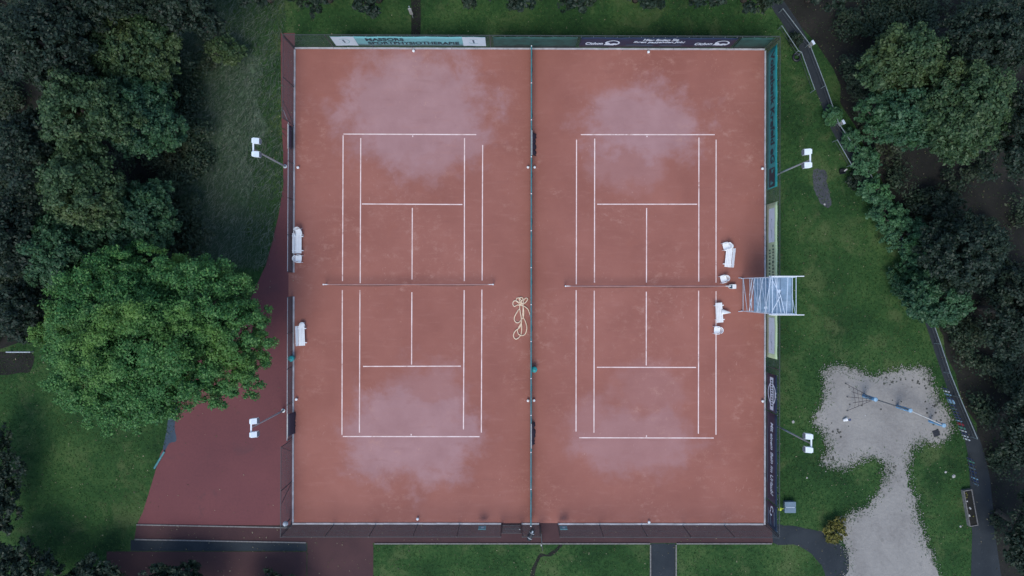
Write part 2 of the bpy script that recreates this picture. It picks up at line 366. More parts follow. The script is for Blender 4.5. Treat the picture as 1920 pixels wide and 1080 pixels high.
# court lines (each tape a piece of its own; brick dust hides some ends)
def line(x0, y0, x1, y1, wpx=1.8):
    a = P(x0, y0); b = P(x1, y1); dv = (b - a); L_ = dv.length; u = dv / L_; n = Vector((-u.y, u.x, 0)) * (wpx / S / 2)
    MB().box(((a+b)/2).xy[:] + (.027,), (L_, wpx / S, .006), math.atan2(u.y, u.x)).build('line', M['white_line'], court)
for a in ((644,251.5,893,252.5),(643.5,253.6,642.3,527),(642,544,641.3,815),(676.5,259,675.5,531),(675,544,674,811),(871,259,870.6,527),(870.4,544,869,805),(905,272,904,526),(903.6,543,902.5,811),
          (678.5,382.5,867,383.5),(681,687,864,686.5),(773.2,390,772.6,524),(772.3,548,771.8,683.5),(643,818.3,899,818.6),(774,254,774,257),(771,813.5,771,816.5),
          (1089,252.5,1340,252.6),(1081,262,1080.5,533),(1080.3,544,1080,809),(1115,260,1114.5,530),(1114.2,545,1113.6,811),(1310.3,258,1310,528),(1309.8,545,1309.3,813),(1342.6,262,1342.4,530),(1342.4,546,1342.3,815),
          (1119.5,383,1307,383),(1119,688.6,1305,688.9),(1212.3,390,1212,530),(1211.8,547,1211.6,685),(1086,820.6,1338,821.2),(1213,254.6,1213,257),(1212,816,1212,819)):
    line(*a)

# kerbs round the clay
def kerb(x0, y0, x1, y1, wpx=3.0, h=.09):
    a = P(x0, y0); b = P(x1, y1); dv = b - a; u = dv.normalized()
    n = max(1, int(dv.length / 1.0)); parts = dv.length / n
    k = thing_kerb
    for i in range(n):
        c = a + u * (parts * (i + .5))
        MB().box((c.x + random.uniform(-.006, .006), c.y + random.uniform(-.006, .006), h / 2 + random.uniform(-.006, .006)), (parts - .012, wpx / S, h), math.atan2(u.y, u.x)).build('kerb_stone', M['kerb'], k)
thing_kerb = bpy.data.objects.new('kerb', None); col.objects.link(thing_kerb); tag(thing_kerb, 'pale concrete edging round both clay courts', 'kerb', kind='structure')
kerb(553, 90.5, 1434, 93); kerb(1434.5, 95.5, 1433.5, 983.5); kerb(553, 93, 551, 511); kerb(551, 556, 549.5, 979)
kerb(548.5, 981.5, 940, 981.5); kerb(978, 981.8, 1011, 981.8); kerb(1046, 982, 1431, 982.6)

# ------------------------------------------------------------------ fences
def wire_mesh(mb, a, b, z0, z1, cell=.11, r=.0028):
    a = Vector(a); b = Vector(b); L_ = (b - a).length; u = (b - a) / L_; h = z1 - z0
    nn = Vector((-u.y, u.x, 0)) * r
    for sgn in (1, -1):
        s = -h
        while s < L_:
            # wire x = s + t, z = t (or h - t)
            t0 = max(0, -s); t1 = min(h, L_ - s)
            if t1 - t0 > .02:
                p0 = a + u * (s + t0) + Vector((0, 0, z0 + (t0 if sgn > 0 else h - t0)))
                p1 = a + u * (s + t1) + Vector((0, 0, z0 + (t1 if sgn > 0 else h - t1)))
                e = (u * .707 * -sgn + Vector((0, 0, .707))) * r
                mb.add([p0 + nn, p0 + e, p0 - nn, p0 - e, p1 + nn, p1 + e, p1 - nn, p1 - e],
                       [(0,1,5,4),(1,2,6,5),(2,3,7,6),(3,0,4,7)])
            s += cell
def fence_run(parent, a, b, h, z0=.05, spacing=3.1, pr=.035, mat_post='dark_metal', mat_rail='dark_metal', mesh=True, caps=False, mesh_cell=.11, skip_last=False, end_posts=True):
    a = Vector(a); b = Vector(b); a.z = b.z = 0; L_ = (b - a).length; u = (b - a) / L_; n = max(1, round(L_ / spacing))
    for i in range(n + 1):
        if i == n and skip_last: continue
        p = a + u * (L_ * i / n)
        po = MB().tube(p, p + Vector((0, 0, h)), pr, n=8).build('post', M[mat_post], parent)
        if caps: MB().lathe([(.001, h - .01), (pr * 1.5, h - .01), (pr * 1.5, h + .03), (.02, h + .06)], p, 8).build('cap', M['white_plastic'], po)
    MB().tube(a + Vector((0, 0, h - .03)), b + Vector((0, 0, h - .03)), .026, n=6).build('top_rail', M[mat_rail], parent)
    for q in (.06, h * .5): MB().tube(a + Vector((0, 0, q)), b + Vector((0, 0, q)), .006, n=4).build('tension_wire', M['wire'], parent)
    if mesh:
        m3 = MB(); wire_mesh(m3, a, b, z0, h - .03, mesh_cell); tag(m3.build('wire_mesh', M['wire'], parent), kind='stuff')
FH = 3.2
TL, TR, BR, BL = P(551.5, 88), P(1437, 91), P(1436, 985.5), P(547, 984)
f = thing('chain_link_fence', 'tall chain-link fence along the top edge of the courts, behind the teal and navy banners', 'fence', TL, 0, 'tall fences round the courts')
fr = lambda fo, a, b, *k, **kw: fence_run(fo, Vector(a) - Vector(fo.location), Vector(b) - Vector(fo.location), *k, **kw)
fr(f, TL, TR, FH)
f = thing('chain_link_fence', 'tall chain-link fence carrying the banners along the right edge of the courts', 'fence', TR, 0, 'tall fences round the courts')
fr(f, TR + Vector((.05, -.12, 0)), BR + Vector((.05, .12, 0)), FH)
f = thing('chain_link_fence', 'tall chain-link fence left of the gates along the bottom court edge', 'fence', BL, 0, 'tall fences round the courts')
fr(f, BL, P(940, 984), FH)
f = thing('chain_link_fence', 'short chain-link fence piece between the two bottom gates', 'fence', P(978, 984), 0, 'tall fences round the courts')
fr(f, P(978.5, 984), P(1011, 984), FH, spacing=1.4)
f = thing('chain_link_fence', 'tall chain-link fence right of the open gate along the bottom court edge', 'fence', P(1046, 984), 0, 'tall fences round the courts')
fr(f, P(1046, 984.2), BR, FH)
f = thing('chain_link_fence', 'tall bare chain-link corner fence beside the meadow, upper left of the courts', 'fence', TL, 0, 'tall fences round the courts')
a, b = TL + Vector((0, -.12, 0)), P(551, 236); fr(f, a, b, FH, mesh_cell=.09)
MB().tube(P(551, 222) - f.location + Vector((0, 0, FH - .2)), P(550.5, 248) - f.location + Vector((0, 0, .6)), .024, n=6).build('brace', M['galv'], f)
MB().tube(P(551, 205) - f.location + Vector((0, 0, FH - .1)), P(551, 232) - f.location + Vector((0, 0, .3)), .024, n=6).build('brace', M['dark_metal'], f)
f = thing('chain_link_fence', 'tall bare chain-link corner fence beside the red forecourt, lower left of the courts', 'fence', P(548, 824), 0, 'tall fences round the courts')
fr(f, P(548, 824), BL + Vector((0, .12, 0)), FH, mesh_cell=.09)
MB().tube(P(548, 845) - f.location + Vector((0, 0, .3)), P(548, 826) - f.location + Vector((0, 0, FH - .3)), .022, n=6).build('brace', M['dark_metal'], f)
MB().tube(P(548, 905) - f.location + Vector((0, 0, .3)), P(548, 926) - f.location + Vector((0, 0, FH - .1)), .022, n=6).build('brace', M['dark_metal'], f)
LOWH = 1.55
f = thing('low_fence', 'low fence with grey top rail beside the court entrance, upper part of the left edge', 'fence', P(550.5, 240), 0, 'low fences on the left edge')
fr(f, P(550.5, 240), P(549, 510), LOWH, mat_rail='galv', spacing=2.9, mesh_cell=.07)
f = thing('low_fence', 'low fence with grey top rail behind the teal bin, lower part of the left edge', 'fence', P(549, 557), 0, 'low fences on the left edge')
fr(f, P(549, 557), P(548, 820), LOWH, mat_rail='galv', spacing=2.9, mesh_cell=.07)
# dividing fence between the two courts
f = thing('dividing_fence', 'teal railed dividing fence with white post caps between the two courts', 'fence', P(995.5, 95))
fr(f, P(995.8, 95), P(994.8, 978), 1.25, mat_post='green_metal', mat_rail='green_metal', caps=True, mesh_cell=.08, spacing=2.9)
mb = MB(); L0 = P(995.8, 95) - f.location; L1 = P(994.8, 978) - f.location
nseg = 150
for side in (0,):
    pts = [L0.lerp(L1, i / nseg) for i in range(nseg + 1)]
    vs = []; 
    for i, p in enumerate(pts):
        off = .05 + .03 * math.sin(i * 1.3) + .02 * math.sin(i * .37)
        for z, k in ((1.16, .3), (.85, .9), (.45, 1.1), (.10, 1.4)): vs.append((p.x + off * k, p.y, z))
    mb.add(vs, [(i*4+k, (i+1)*4+k, (i+1)*4+k+1, i*4+k+1) for i in range(nseg) for k in range(3)])
o = mb.build('screen_cloth', M['screen_green'], f, smooth=True); so_ = o.modifiers.new('solid', 'SOLIDIFY'); so_.thickness = .012
MB().tube(L0 + Vector((.0, 0, 1.25)), L1 + Vector((0, 0, 1.25)), .05, n=8).build('top_rail', M['green_metal'], f)

# gates in the bottom fence
def gate(label, x0, x1, py, open_ang=0.0):
    a = P(x0, py); w_ = (x1 - x0) / S
    t = thing('gate', label, 'gate', a, open_ang, 'gates in the bottom fence')
    fr_ = MB()
    for x in (.03, w_ - .03): fr_.tube((x, 0, .05), (x, 0, 2.2), .028, n=6)
    for z in (.08, 1.1, 2.2): fr_.tube((.03, 0, z), (w_ - .03, 0, z), .024, n=6)
    fr_.build('gate_frame', M['dark_metal'], t)
    m_ = MB(); wire_mesh(m_, (.03, 0, 0), (w_ - .03, 0, 0), .08, 2.2, .07); tag(m_.build('wire_mesh', M['wire'], t), kind='stuff')
    MB().box((w_ - .1, -.05, 1.05), (.14, .05, .04)).build('handle', M['galv'], t)
gate('closed dark mesh gate in the bottom fence, left of the dividing fence', 941, 977, 984)
gate('dark mesh gate standing open outwards, right of the dividing fence', 1013, 1045, 985, R(-86))

# ------------------------------------------------------------------ banners
def text_mesh(s, w_, h_, shear=0.0, weight=.02):
    c = bpy.data.curves.new('lettering', 'FONT'); c.body = s; c.extrude = .02; c.offset = weight; c.shear = shear; c.resolution_u = 3
    c.space_line = .85
    o = bpy.data.objects.new('lettering', c); col.objects.link(o)
    dg = bpy.context.evaluated_depsgraph_get(); me = bpy.data.meshes.new_from_object(o.evaluated_get(dg))
    bpy.data.objects.remove(o); bpy.data.curves.remove(c)
    n = len(me.vertices); co = np.empty(n * 3, np.float32); me.vertices.foreach_get('co', co); co = co.reshape(-1, 3)
    mn = co.min(0); mx = co.max(0)
    co = (co - mn) / (mx - mn); co[:, 0] *= w_; co[:, 1] *= h_; co[:, 2] *= .006
    return me, co
class Banner:
    """a hanging cloth: local u along the fence, v up, n towards the court"""
    def __init__(s, label, a, b, z0, z1, mat, group='sponsor banners on the fences', frame=None):
        a = Vector(a); b = Vector(b); a.z = b.z = 0; s.L = (b - a).length; s.u = (b - a) / s.L; s.n = s.u.cross(Vector((0, 0, 1))); s.z0 = z0; s.h = z1 - z0
        s.t = thing('banner', label, 'banner', a + Vector((0, 0, z0)), 0, group)
        nx = max(8, int(s.L / .4)); ny = 4; vs = []; fs = []
        s.ph = random.uniform(0, 6)
        for j in range(ny + 1):
            for i in range(nx + 1): vs.append(s.pt(s.L * i / nx, s.h * j / ny, 0))
        for j in range(ny):
            for i in range(nx): fs.append((j*(nx+1)+i, j*(nx+1)+i+1, (j+1)*(nx+1)+i+1, (j+1)*(nx+1)+i))
        o = MB().add(vs, fs).build('cloth', M[mat], s.t, smooth=True); q = o.modifiers.new('solid', 'SOLIDIFY'); q.thickness = .012
        e = MB()
        for i in range(int(s.L / .9) + 1):
            for v in (.0, s.h):
                e.tube(s.pt(min(s.L, i * .9), v, -.005), s.pt(min(s.L, i * .9), v + (.1 if v else -.1), -.03), .006, n=4)
        tag(e.build('ties', M['ink_white'], s.t), kind='stuff')
    def pt(s, x, y, n):
        wv = .010 * math.sin(x * 2.1 + s.ph) + .006 * math.sin(x * 5.3 + y * 2)
        return s.u * x + Vector((0, 0, y)) + s.n * (n + wv)
    def panel(s, x0, x1, y0, y1, mat, name='panel', n=.016, skew=0.0):
        k = max(2, int((x1 - x0) / .3)); vs = []; fs = []
        for i in range(k + 1):
            x = x0 + (x1 - x0) * i / k
            vs += [s.pt(x, y0, n), s.pt(x + skew, y1, n)]
        fs = [(2*i, 2*i+2, 2*i+3, 2*i+1) for i in range(k)]
        return MB().add(vs, fs).build(name, M[mat], s.t)
    def text(s, txt, x, y, w_, h_, mat, shear=0.0, weight=.02, n=.020):
        me, co = text_mesh(txt, w_, h_, shear, weight)
        out = np.array([tuple(s.pt(x + c[0], y + c[1], n + c[2])) for c in co], np.float32)
        me.vertices.foreach_set('co', out.ravel()); me.update(); me.materials.clear(); me.materials.append(M[mat])
        o = bpy.data.objects.new('lettering', me); col.objects.link(o); o.parent = s.t
    def shape(s, pts, mat, name='emblem', n=.022):
        MB().add([s.pt(x, y, n) for x, y in pts], [tuple(range(len(pts)))]).build(name, M[mat], s.t)
    def ring(s, cx, cy, rx, ry, wd, mat, a0=0, a1=360, name='emblem', n=.024):
        k = 24; vs = []
        for i in range(k + 1):
            t = R(a0 + (a1 - a0) * i / k)
            vs += [s.pt(cx + rx * math.cos(t), cy + ry * math.sin(t), n), s.pt(cx + (rx - wd) * math.cos(t), cy + (ry - wd) * math.sin(t), n)]
        MB().add(vs, [(2*i, 2*i+1, 2*i+3, 2*i+2) for i in range(k)]).build(name, M[mat], s.t)
def px_top(px, z): return P(px, 90, 0).x            # banner ends given at their lower edge
yT = P(900, 88.8).y - .06
def tp(px): return Vector((P(px, 88.8).x, P(0, 88 + (px - 551.5) * 3 / 885.5).y - .07, 0))
B = Banner('long teal banner of a sports physiotherapist on the top fence, left court', tp(634), tp(912), .72, 2.95, 'ban_teal')
B.panel(0, 1.75, .0, 2.23, 'ban_white', 'end_panel'); B.panel(B.L - 1.75, B.L, 0, 2.23, 'ban_white', 'end_panel')
B.text('MASSORS', 2.55, 1.22, 2.9, .72, 'ink_dark', 0, .03); B.text('SPORTPHYSIOTHERAPIE', 2.6, .38, 7.0, .66, 'ink_dark', 0, .03)
for x in (.85, B.L - .9):
    B.ring(x, 1.15, .42, .6, .05, 'ban_teal', 200, 500); B.shape([(x - .05, .7), (x + .05, .7), (x + .03, 1.5), (x - .12, 1.5)], 'ink_grey')
B = Banner('navy banner with two white swoosh logos and a job slogan on the top fence', tp(1084), tp(1366), .55, 2.95, 'ban_navy')
for x in (.45, 8.85):
    B.text('Cichon', x, .62, 1.35, .62, 'ink_white', .25, .03)
    cx = x + 2.05
    B.ring(cx, 1.12, .56, .62, .13, 'ink_white', -60, 190); B.shape([(cx - .62, .55), (cx + .1, .55), (cx + .45, .9), (cx + .1, 1.05), (cx - .15, .9), (cx - .28, 1.25), (cx - .45, 1.2)], 'ink_white')
    B.panel(x, x + 1.4, .36, .44, 'ink_grey', 'print_rule'); B.panel(x + 1.4, x + 2.3, .40, .46, 'ink_grey', 'print_rule')
B.text('Hier finden Sie', 4.75, 1.62, 2.7, .52, 'ink_white', .2, .025); B.text('Ihren passenden Job!', 4.1, 1.0, 3.9, .55, 'ink_white', .2, .025)
B.panel(3.6, 5.7, .45, .62, 'ink_grey', 'print_rule'); B.panel(6.2, 7.9, .45, .62, 'ink_grey', 'print_rule')
def dark_screen(label, a, b, z0, z1):
    return Banner(label, a, b, z0, z1, 'screen_green', 'green wind screens on the top fence')
dark_screen('plain dark green wind screen on the top fence between the teal and navy banners', tp(926), tp(1078), .3, 3.0)
dark_screen('plain dark green wind screen on the top fence right of the navy banner', tp(1372), tp(1430), .3, 3.0)
def rp(py): return Vector((P(1436.6, 0).x - .09, P(0, py).y, 0))
B = Banner('deep teal bank banner with black lettering on the right fence', rp(103), rp(358), .5, 2.95, 'ban_teal_deep')
B.text('Volksbank Krefeld eG', .25, .95, 8.55, .95, 'ink_dark', 0, .025)
x = 9.15
B.shape([(x, .6), (x + 1.45, .6), (x + 1.45, 1.95), (x, 1.95)], 'ink_dark')
B.shape([(x + .12, 1.2), (x + .55, 1.2), (x + .85, .95), (x + .62, .75), (x + 1.3, .95), (x + 1.18, 1.65), (x + 1.0, 1.3), (x + .7, 1.55), (x + .12, 1.55)], 'ban_teal_deep', n=.027)
B.panel(x + .1, x + .5, 1.68, 1.8, 'ban_teal_deep', 'emblem', n=.027)
B = Banner('lime green banner with two pale blue panels behind the scaffold tower', rp(385), rp(668), .45, 2.95, 'ban_lime')
B.panel(.4, 3.0, .55, 1.95, 'ban_pale', 'pale_panel'); B.panel(B.L - 3.1, B.L - .35, .55, 1.95, 'ban_pale', 'pale_panel')
for (xx, sg) in ((1.7, 1), (B.L - 1.6, 1)):
    B.ring(xx, 1.3, .5, .25, .05, 'ink_grey', 180, 330); B.ring(xx + .65, 1.15, .35, .2, .05, 'ink_grey', 10, 170)
rs = random.Random(4)
for y, x0 in ((.52, 3.55), (1.35, 3.2)):        # rows of small print too fine to read
    x = x0
    while x < B.L - 3.4:
        ww = rs.uniform(.10, .2)
        B.panel(x, x + ww, y + rs.uniform(0, .06), y + rs.uniform(.36, .5), 'ink_olive', 'print_mark'); x += ww + rs.choice((.09, .1, .12, .3))
B = Banner('navy banner with white oval crest on the right fence', rp(697), rp(766), .4, 2.9, 'ban_navy')
B.panel(.25, 2.75, .95, 1.75, 'ink_white', 'crest_band', n=.026)
B.ring(1.5, 1.35, .85, .95, .16, 'ink_white', 0, 360); B.shape([(1.2, 2.05), (1.35, 2.45), (1.5, 2.25), (1.65, 2.45), (1.8, 2.05)], 'ink_white', n=.028)
for i in range(11): B.panel(.45 + i * .19, .56 + i * .19, 1.15, 1.55, 'ink_dark', 'crest_mark', n=.031)
B = Banner('long navy banner with white holiday slogan on the right fence', rp(768), rp(931), .3, 2.9, 'ban_navy')
B.text('Mit einem Bein im Urlaub!', .75, 1.15, 5.55, .62, 'ink_white', .15, .02); B.panel(1.3, 5.5, .35, .5, 'ink_grey', 'print_rule')
B = Banner('short navy banner with small swirl logo at the bottom right corner', rp(933), rp(978), .3, 2.9, 'ban_navy')
B.ring(.45, 1.5, .25, .35, .12, 'ink_white', 40, 300); B.ring(.75, 1.3, .22, .3, .12, 'ink_white', 200, 420); B.panel(.95, 1.7, 1.0, 1.3, 'ink_grey', 'print_rule'); B.panel(.5, 1.7, .5, .75, 'ink_grey', 'print_rule'); B.panel(.5, 1.6, 1.9, 2.2, 'ink_grey', 'print_rule')

# ------------------------------------------------------------------ tennis nets
def tennis_net(label, x0, x1, py, post_white):
    a = P(x0, py); b = P(x1, py); L_ = b.x - a.x
    t = thing('tennis_net', label, 'net', a, 0, 'tennis nets')
    for x in (.0, L_):
        p = MB().tube((x, 0, 0), (x, 0, 1.07), .045, n=10).build('net_post', M['galv'], t)
        MB().lathe([(.03, 1.06), (.06, 1.06), (.06, 1.10), (.02, 1.13)], (x, 0, 0), 10).build('cap', M['white_plastic'], p)
        sgn = 1 if x == 0 else -1
        MB().box((sgn * .22 + x, 0, 1.02), (.32, .05, .03)).build('strap', M['white_paint'], p)
    top = lambda x: .93 + .14 * ((x / L_ - .5) * 2) ** 2
    belly = lambda x, z: -.14 * math.sin(math.pi * min(1, max(0, (abs(x / L_ - .5) * 2)))) * math.sin(math.pi * z / 1.0)
    m_ = MB(); n = 170
    for i in range(n + 1):
        x = .1 + (L_ - .2) * i / n
        m_.path([(x, belly(x, z), z * top(x)) for z in (.05, .35, .65, .97)], .0035, 3)
    for k in range(12):
        z = .04 + .92 * k / 11
        m_.path([(.1 + (L_ - .2) * i / 30, belly(.1 + (L_ - .2) * i / 30, z), z * top(.1 + (L_ - .2) * i / 30)) for i in range(31)], .0035, 3)
    tag(m_.build('net_mesh', M['net_cord'], t), kind='stuff')
    tp_ = MB()
    for i in range(24):
        xa = .3 + (L_ - .6) * i / 24; xb = .3 + (L_ - .6) * (i + 1) / 24
        za, zb = top(xa), top(xb); 
        tp_.add([(xa, -.035, za - .05), (xa, 0, za), (xa, .035, za - .05), (xb, -.035, zb - .05), (xb, 0, zb), (xb, .035, zb - .05)], [(0, 3, 4, 1), (1, 4, 5, 2)])
    tp_.build('net_tape', M['net_tape'], t)
    MB().box((L_ / 2, 0, .46), (.05, .012, .9)).build('centre_strap', M['net_tape'], t)
tennis_net('brown tennis net with white capped posts across the left court', 612, 925, 533.5, True)
tennis_net('brown tennis net across the right court, ending at the white tub', 1059, 1362, 536.5, True)

# ------------------------------------------------------------------ sprinklers
def sprinkler(px, py, label):
    t = thing('sprinkler', label, 'sprinkler', P(px, py), 0, 'white capped sprinklers')
    MB().lathe([(.06, .0), (.06, .22), (.045, .24)], n=10).build('riser', M['white_paint'], t)
    MB().lathe([(.05, .235), (.10, .245), (.105, .29), (.06, .33), (.01, .335)], n=12).build('cap', M['white_plastic'], t)
for px, py, l in ((776, 97, 'white sprinkler at the top edge of the left court, under the teal banner'), (1215, 99, 'white sprinkler at the top edge of the right court, under the navy banner'),
    (560, 315, 'white sprinkler on the left court edge, upper half'), (990, 314.5, 'white sprinkler just left of the dividing fence, upper half'), (1002, 314.5, 'white sprinkler just right of the dividing fence, upper half'),
    (1428, 317, 'white sprinkler on the right court edge beside the teal bank banner'), (557, 748, 'white sprinkler on the left court edge, lower half'), (990, 750.5, 'white sprinkler just left of the dividing fence, lower half'),
    (1001, 750, 'white sprinkler just right of the dividing fence, lower half'), (1428.5, 751.5, 'white sprinkler on the right court edge beside the oval crest banner'), (783.5, 971.5, 'white sprinkler at the bottom edge of the left court'), (1216, 977.5, 'white sprinkler at the bottom edge of the right court')):
    sprinkler(px, py, l)

# ------------------------------------------------------------------ chairs and benches
def chair(px, py, ang, label):
    t = thing('plastic_chair', label, 'chair', P(px, py), ang, 'white plastic chairs')        # faces local +X
    w_ = M['white_plastic']
    # seat: rounded trapezoid shell
    outl = [(-.20,-.20),(.10,-.25),(.22,-.24),(.25,-.18),(.26,0),(.25,.18),(.22,.24),(.10,.25),(-.20,.20),(-.24,.10),(-.24,-.10)]
    MB().prism(outl, .40, .43).build('seat', w_, t, bevel=.012)
    # backrest: curved slats between two uprights, leaning back
    def bp(th, z, r=.29): return Vector((-.02 - r * math.cos(th) - (z - .43) * .22, r * math.sin(th) * .95, z))
    br = MB(); K = 14; T = R(68)
    def slab(th0, th1, z0, z1):
        k = max(2, int((th1 - th0) / R(10))); vs = []; fs = []
        for i in range(k + 1):
            th = th0 + (th1 - th0) * i / k
            for z in (z0, z1):
                p = bp(th, z); q = bp(th, z, .265); vs += [p, q]
        for i in range(k):
            A = i * 4; Bq = A + 4
            fs += [(A, Bq, Bq+2, A+2), (A+1, A+3, Bq+3, Bq+1), (A+2, Bq+2, Bq+3, A+3), (A, A+1, Bq+1, Bq)]
        fs += [(0, 2, 3, 1), (k*4, k*4+1, k*4+3, k*4+2)]
        br.add(vs, fs)
    slab(-T, T, .72, .82); slab(-T, T, .43, .50)
    for c in (-60, -34, -9, 17, 43): slab(R(c), R(c + 17), .50, .72)
    br.build('backrest', w_, t, smooth=False, bevel=.006)
    for s in (-1, 1):
        MB().path([(-.14, s * .27, .70), (.0, s * .29, .67), (.18, s * .285, .655), (.27, s * .27, .64)], [.03, .034, .034, .03], 6).build('armrest', w_, t, True)
        MB().tube((.24, s * .265, .65), (.27, s * .26, .0), .028, .022, 6).build('leg', w_, t)
        MB().tube((-.18, s * .22, .42), (-.30, s * .25, .0), .026, .022, 6).build('leg', w_, t)
def bench(px, py, ang, label, L_=1.55, back=True):
    t = thing('bench', label, 'bench', P(px, py), ang, 'white slatted benches')                 # long axis local Y, faces +X
    w_ = M['white_plastic']
    for i in range(4): MB().box((-.12 + i * .125, 0, .44), (.115, L_, .03)).build('seat_slat', w_, t, bevel=.006)
    for i in range(2): MB().box((-.22 - i * .055, 0, .60 + i * .17), (.03, L_, .14), 0, 0, R(-18)).build('back_slat', w_, t, bevel=.006)
    for s in (-1, 1):
        y = s * (L_ / 2 - .22)
        m_ = MB(); m_.box((.05, y, .41), (.62, .05, .04)); m_.tube((.30, y, .40), (.36, y, .0), .025, n=6); m_.tube((-.16, y, .40), (-.24, y, .0), .025, n=6)
        m_.box((.36, y, .40), (.16, .07, .05)); m_.tube((-.19, y, .42), (-.31, y, .86), .022, n=6); m_.build('support', w_, t)
def stool(px, py, label, r=.23, h=.45):
    t = thing('stool', label, 'stool', P(px, py), .3, 'white stools')
    MB().lathe([(.02, h - .03), (r * .96, h - .03), (r, h - .015), (r * .97, h), (.05, h + .004)], n=20).build('seat', M['white_plastic'], t, True)
    for k in range(4):
        a = R(45 + 90 * k); MB().tube((r * .7 * math.cos(a), r * .7 * math.sin(a), h - .03), (r * .95 * math.cos(a), r * .95 * math.sin(a), 0), .024, n=6).build('leg', M['white_plastic'], t)
def folded_parasol(px, py, ang, label, L_=.75):
    t = thing('folded_parasol', label, 'parasol', P(px, py), ang)
    prof = []
    m_ = MB(); n = 12; vs = []
    for (x, r) in ((0, .16), (.12, .19), (.35, .13), (L_ - .1, .05), (L_, .02)):
        for i in range(n):
            q = 2 * math.pi * i / n; rr = r * (1 + .22 * math.cos(6 * q / 2)); vs.append((x, rr * math.cos(q), .50 - x * .15 + rr * .55 * math.sin(q)))
    fs = [(j*n+i, j*n+(i+1)%n, (j+1)*n+(i+1)%n, (j+1)*n+i) for j in range(4) for i in range(n)] + [tuple(reversed(range(n))), tuple(range(4*n, 5*n))]
    m_.add(vs, fs).build('cover', M['white_plastic'], t, True)
    MB().tube((L_ * .4, 0, .42), (L_ * .4, 0, 0), .02, n=6).build('stand', M['white_paint'], t); MB().tube((.1, 0, .42), (.1, 0, 0), .02, n=6).build('stand', M['white_paint'], t)
bench(560.5, 457, 0, 'white bench on the left court edge above the chair, fence behind it', 1.55)
chair(562, 436, R(-78), 'white plastic chair against the upper end of the left bench')
chair(562, 485.5, R(-4), 'white plastic chair on the left court edge just below a bench')
bench(566.5, 629, R(2), 'white bench on the left court edge above the teal bin', 1.55)
stool(568.5, 609, 'round white stool at the upper end of the lower left bench')
bench(1365, 483.5, R(174), 'tilted white bench on the right court above the net end', 1.5)
chair(1359, 462, R(14) + math.pi * 1.0, 'white plastic chair at the upper end of the tilted right bench')
stool(1368, 462, 'round white stool between chair and tilted right bench', .2, .5)
chair(1354.5, 523, R(196), 'white plastic chair just above the right net post')
bench(1345, 586, R(4), 'white bench below the net on the right court, standing on the sideline', 1.55)
folded_parasol(1350, 585, R(-3), 'folded white parasol leaning behind the lower right bench')
chair(1342.5, 618.5, R(178), 'white plastic chair on the sideline below the lower right bench')
t = thing('tub', 'white tapered plastic tub with grey inside at the right net end', 'tub', P(1370.5, 537.3))
def tub_ring(z, k): return [(x * k, y * k, z) for x, y in ((.30, -.17), (.32, 0), (.30, .17), (-.05, .18), (-.24, .14), (-.31, 0), (-.24, -.14), (-.05, -.18))]
vs = tub_ring(0, .8) + tub_ring(.42, 1) + tub_ring(.42, .9) + tub_ring(.1, .72)
MB().add(vs, [tuple(reversed(range(8)))] + [(j*8+i, j*8+(i+1)%8, (j+1)*8+(i+1)%8, (j+1)*8+i) for j in range(3) for i in range(8)] + [tuple(range(24, 32))]).build('shell', M['white_plastic'], t)
MB().box((.15, 0, .425), (.28, .33, .015)).build('half_lid', M['white_plastic'], t, bevel=.005)
MB().prism([(x * .74, y * .74) for x, y, z in tub_ring(0, 1)], .10, .18).build('contents', M['box_grey'], t)

# bins
def bin_(px, py, label):
    t = thing('litter_bin', label, 'bin', P(px, py), 0, 'teal litter bins')
    MB().lathe([(.17, 0), (.19, .05), (.21, .62), (.23, .66)], n=20).build('body', M['teal_plastic'], t, True)
    lid = MB().lathe([(.235, .655), (.24, .70), (.18, .76), (.06, .79), (.005, .795)], n=20).build('lid', M['teal_plastic'], t, True)
    MB().lathe([(.04, .78), (.05, .83), (.02, .84)], (.07, -.02, 0), 8).build('knob', M['green_metal'], lid)
bin_(549.8, 671, 'round teal litter bin on the left court edge below the benches'); bin_(1001.2, 691.3, 'round teal litter bin against the dividing fence')

# hose: tangled loops by the dividing fence
def catmull(pts, n=8):
    out = []; m = len(pts)
    for i in range(m - 1):
        a, b, c, d_ = Vector(pts[max(0, i-1)]), Vector(pts[i]), Vector(pts[i+1]), Vector(pts[min(m-1, i+2)])
        for k in range(n):
            t = k / n; out.append(.5 * ((2*b) + (c-a)*t + (2*a-5*b+4*c-d_)*t*t + (3*b-a-3*c+d_)*t**3))
    return out + [Vector(pts[-1])]
def hz(x, y): return (940 + x / 4.91, 500 + y / 4.91)
hp = [(262,440),(250,400),(225,372),(190,358),(150,352),(120,365),(106,340),(118,315),(150,318),(170,345),(185,320),(170,290),(145,290),(138,315),(165,330),(200,300),(185,282),(165,292),(178,330),(215,335),(243,300),(230,288),(205,310),(200,380),(200,455),(222,505),(235,560),(222,615),(190,634),(160,620),(148,585),(165,550),(185,510),(182,460),(168,390),(140,425),(120,470),(128,505),(155,515),(182,490),(205,455),(203,380),(188,345),(170,360),(175,420),(188,500),(172,555),(130,590),(112,630),(125,662),(150,660),(180,625),(188,560),(182,500)]
pts = []
o0 = P(975, 597); t = thing('garden_hose', 'cream coloured hose tangled in loops beside the dividing fence', 'hose', o0)
for i, q in enumerate(hp):
    v = P(*hz(*q)) - o0; v.z = .05 + .035 * (i % 3); pts.append(v)
MB().path(catmull(pts, 6), .042, 6).build('hose', M['rope'], t, True)
MB().tube(pts[0], pts[0] + Vector((.03, -.12, 0)), .028, n=8).build('nozzle', M['galv'], t)

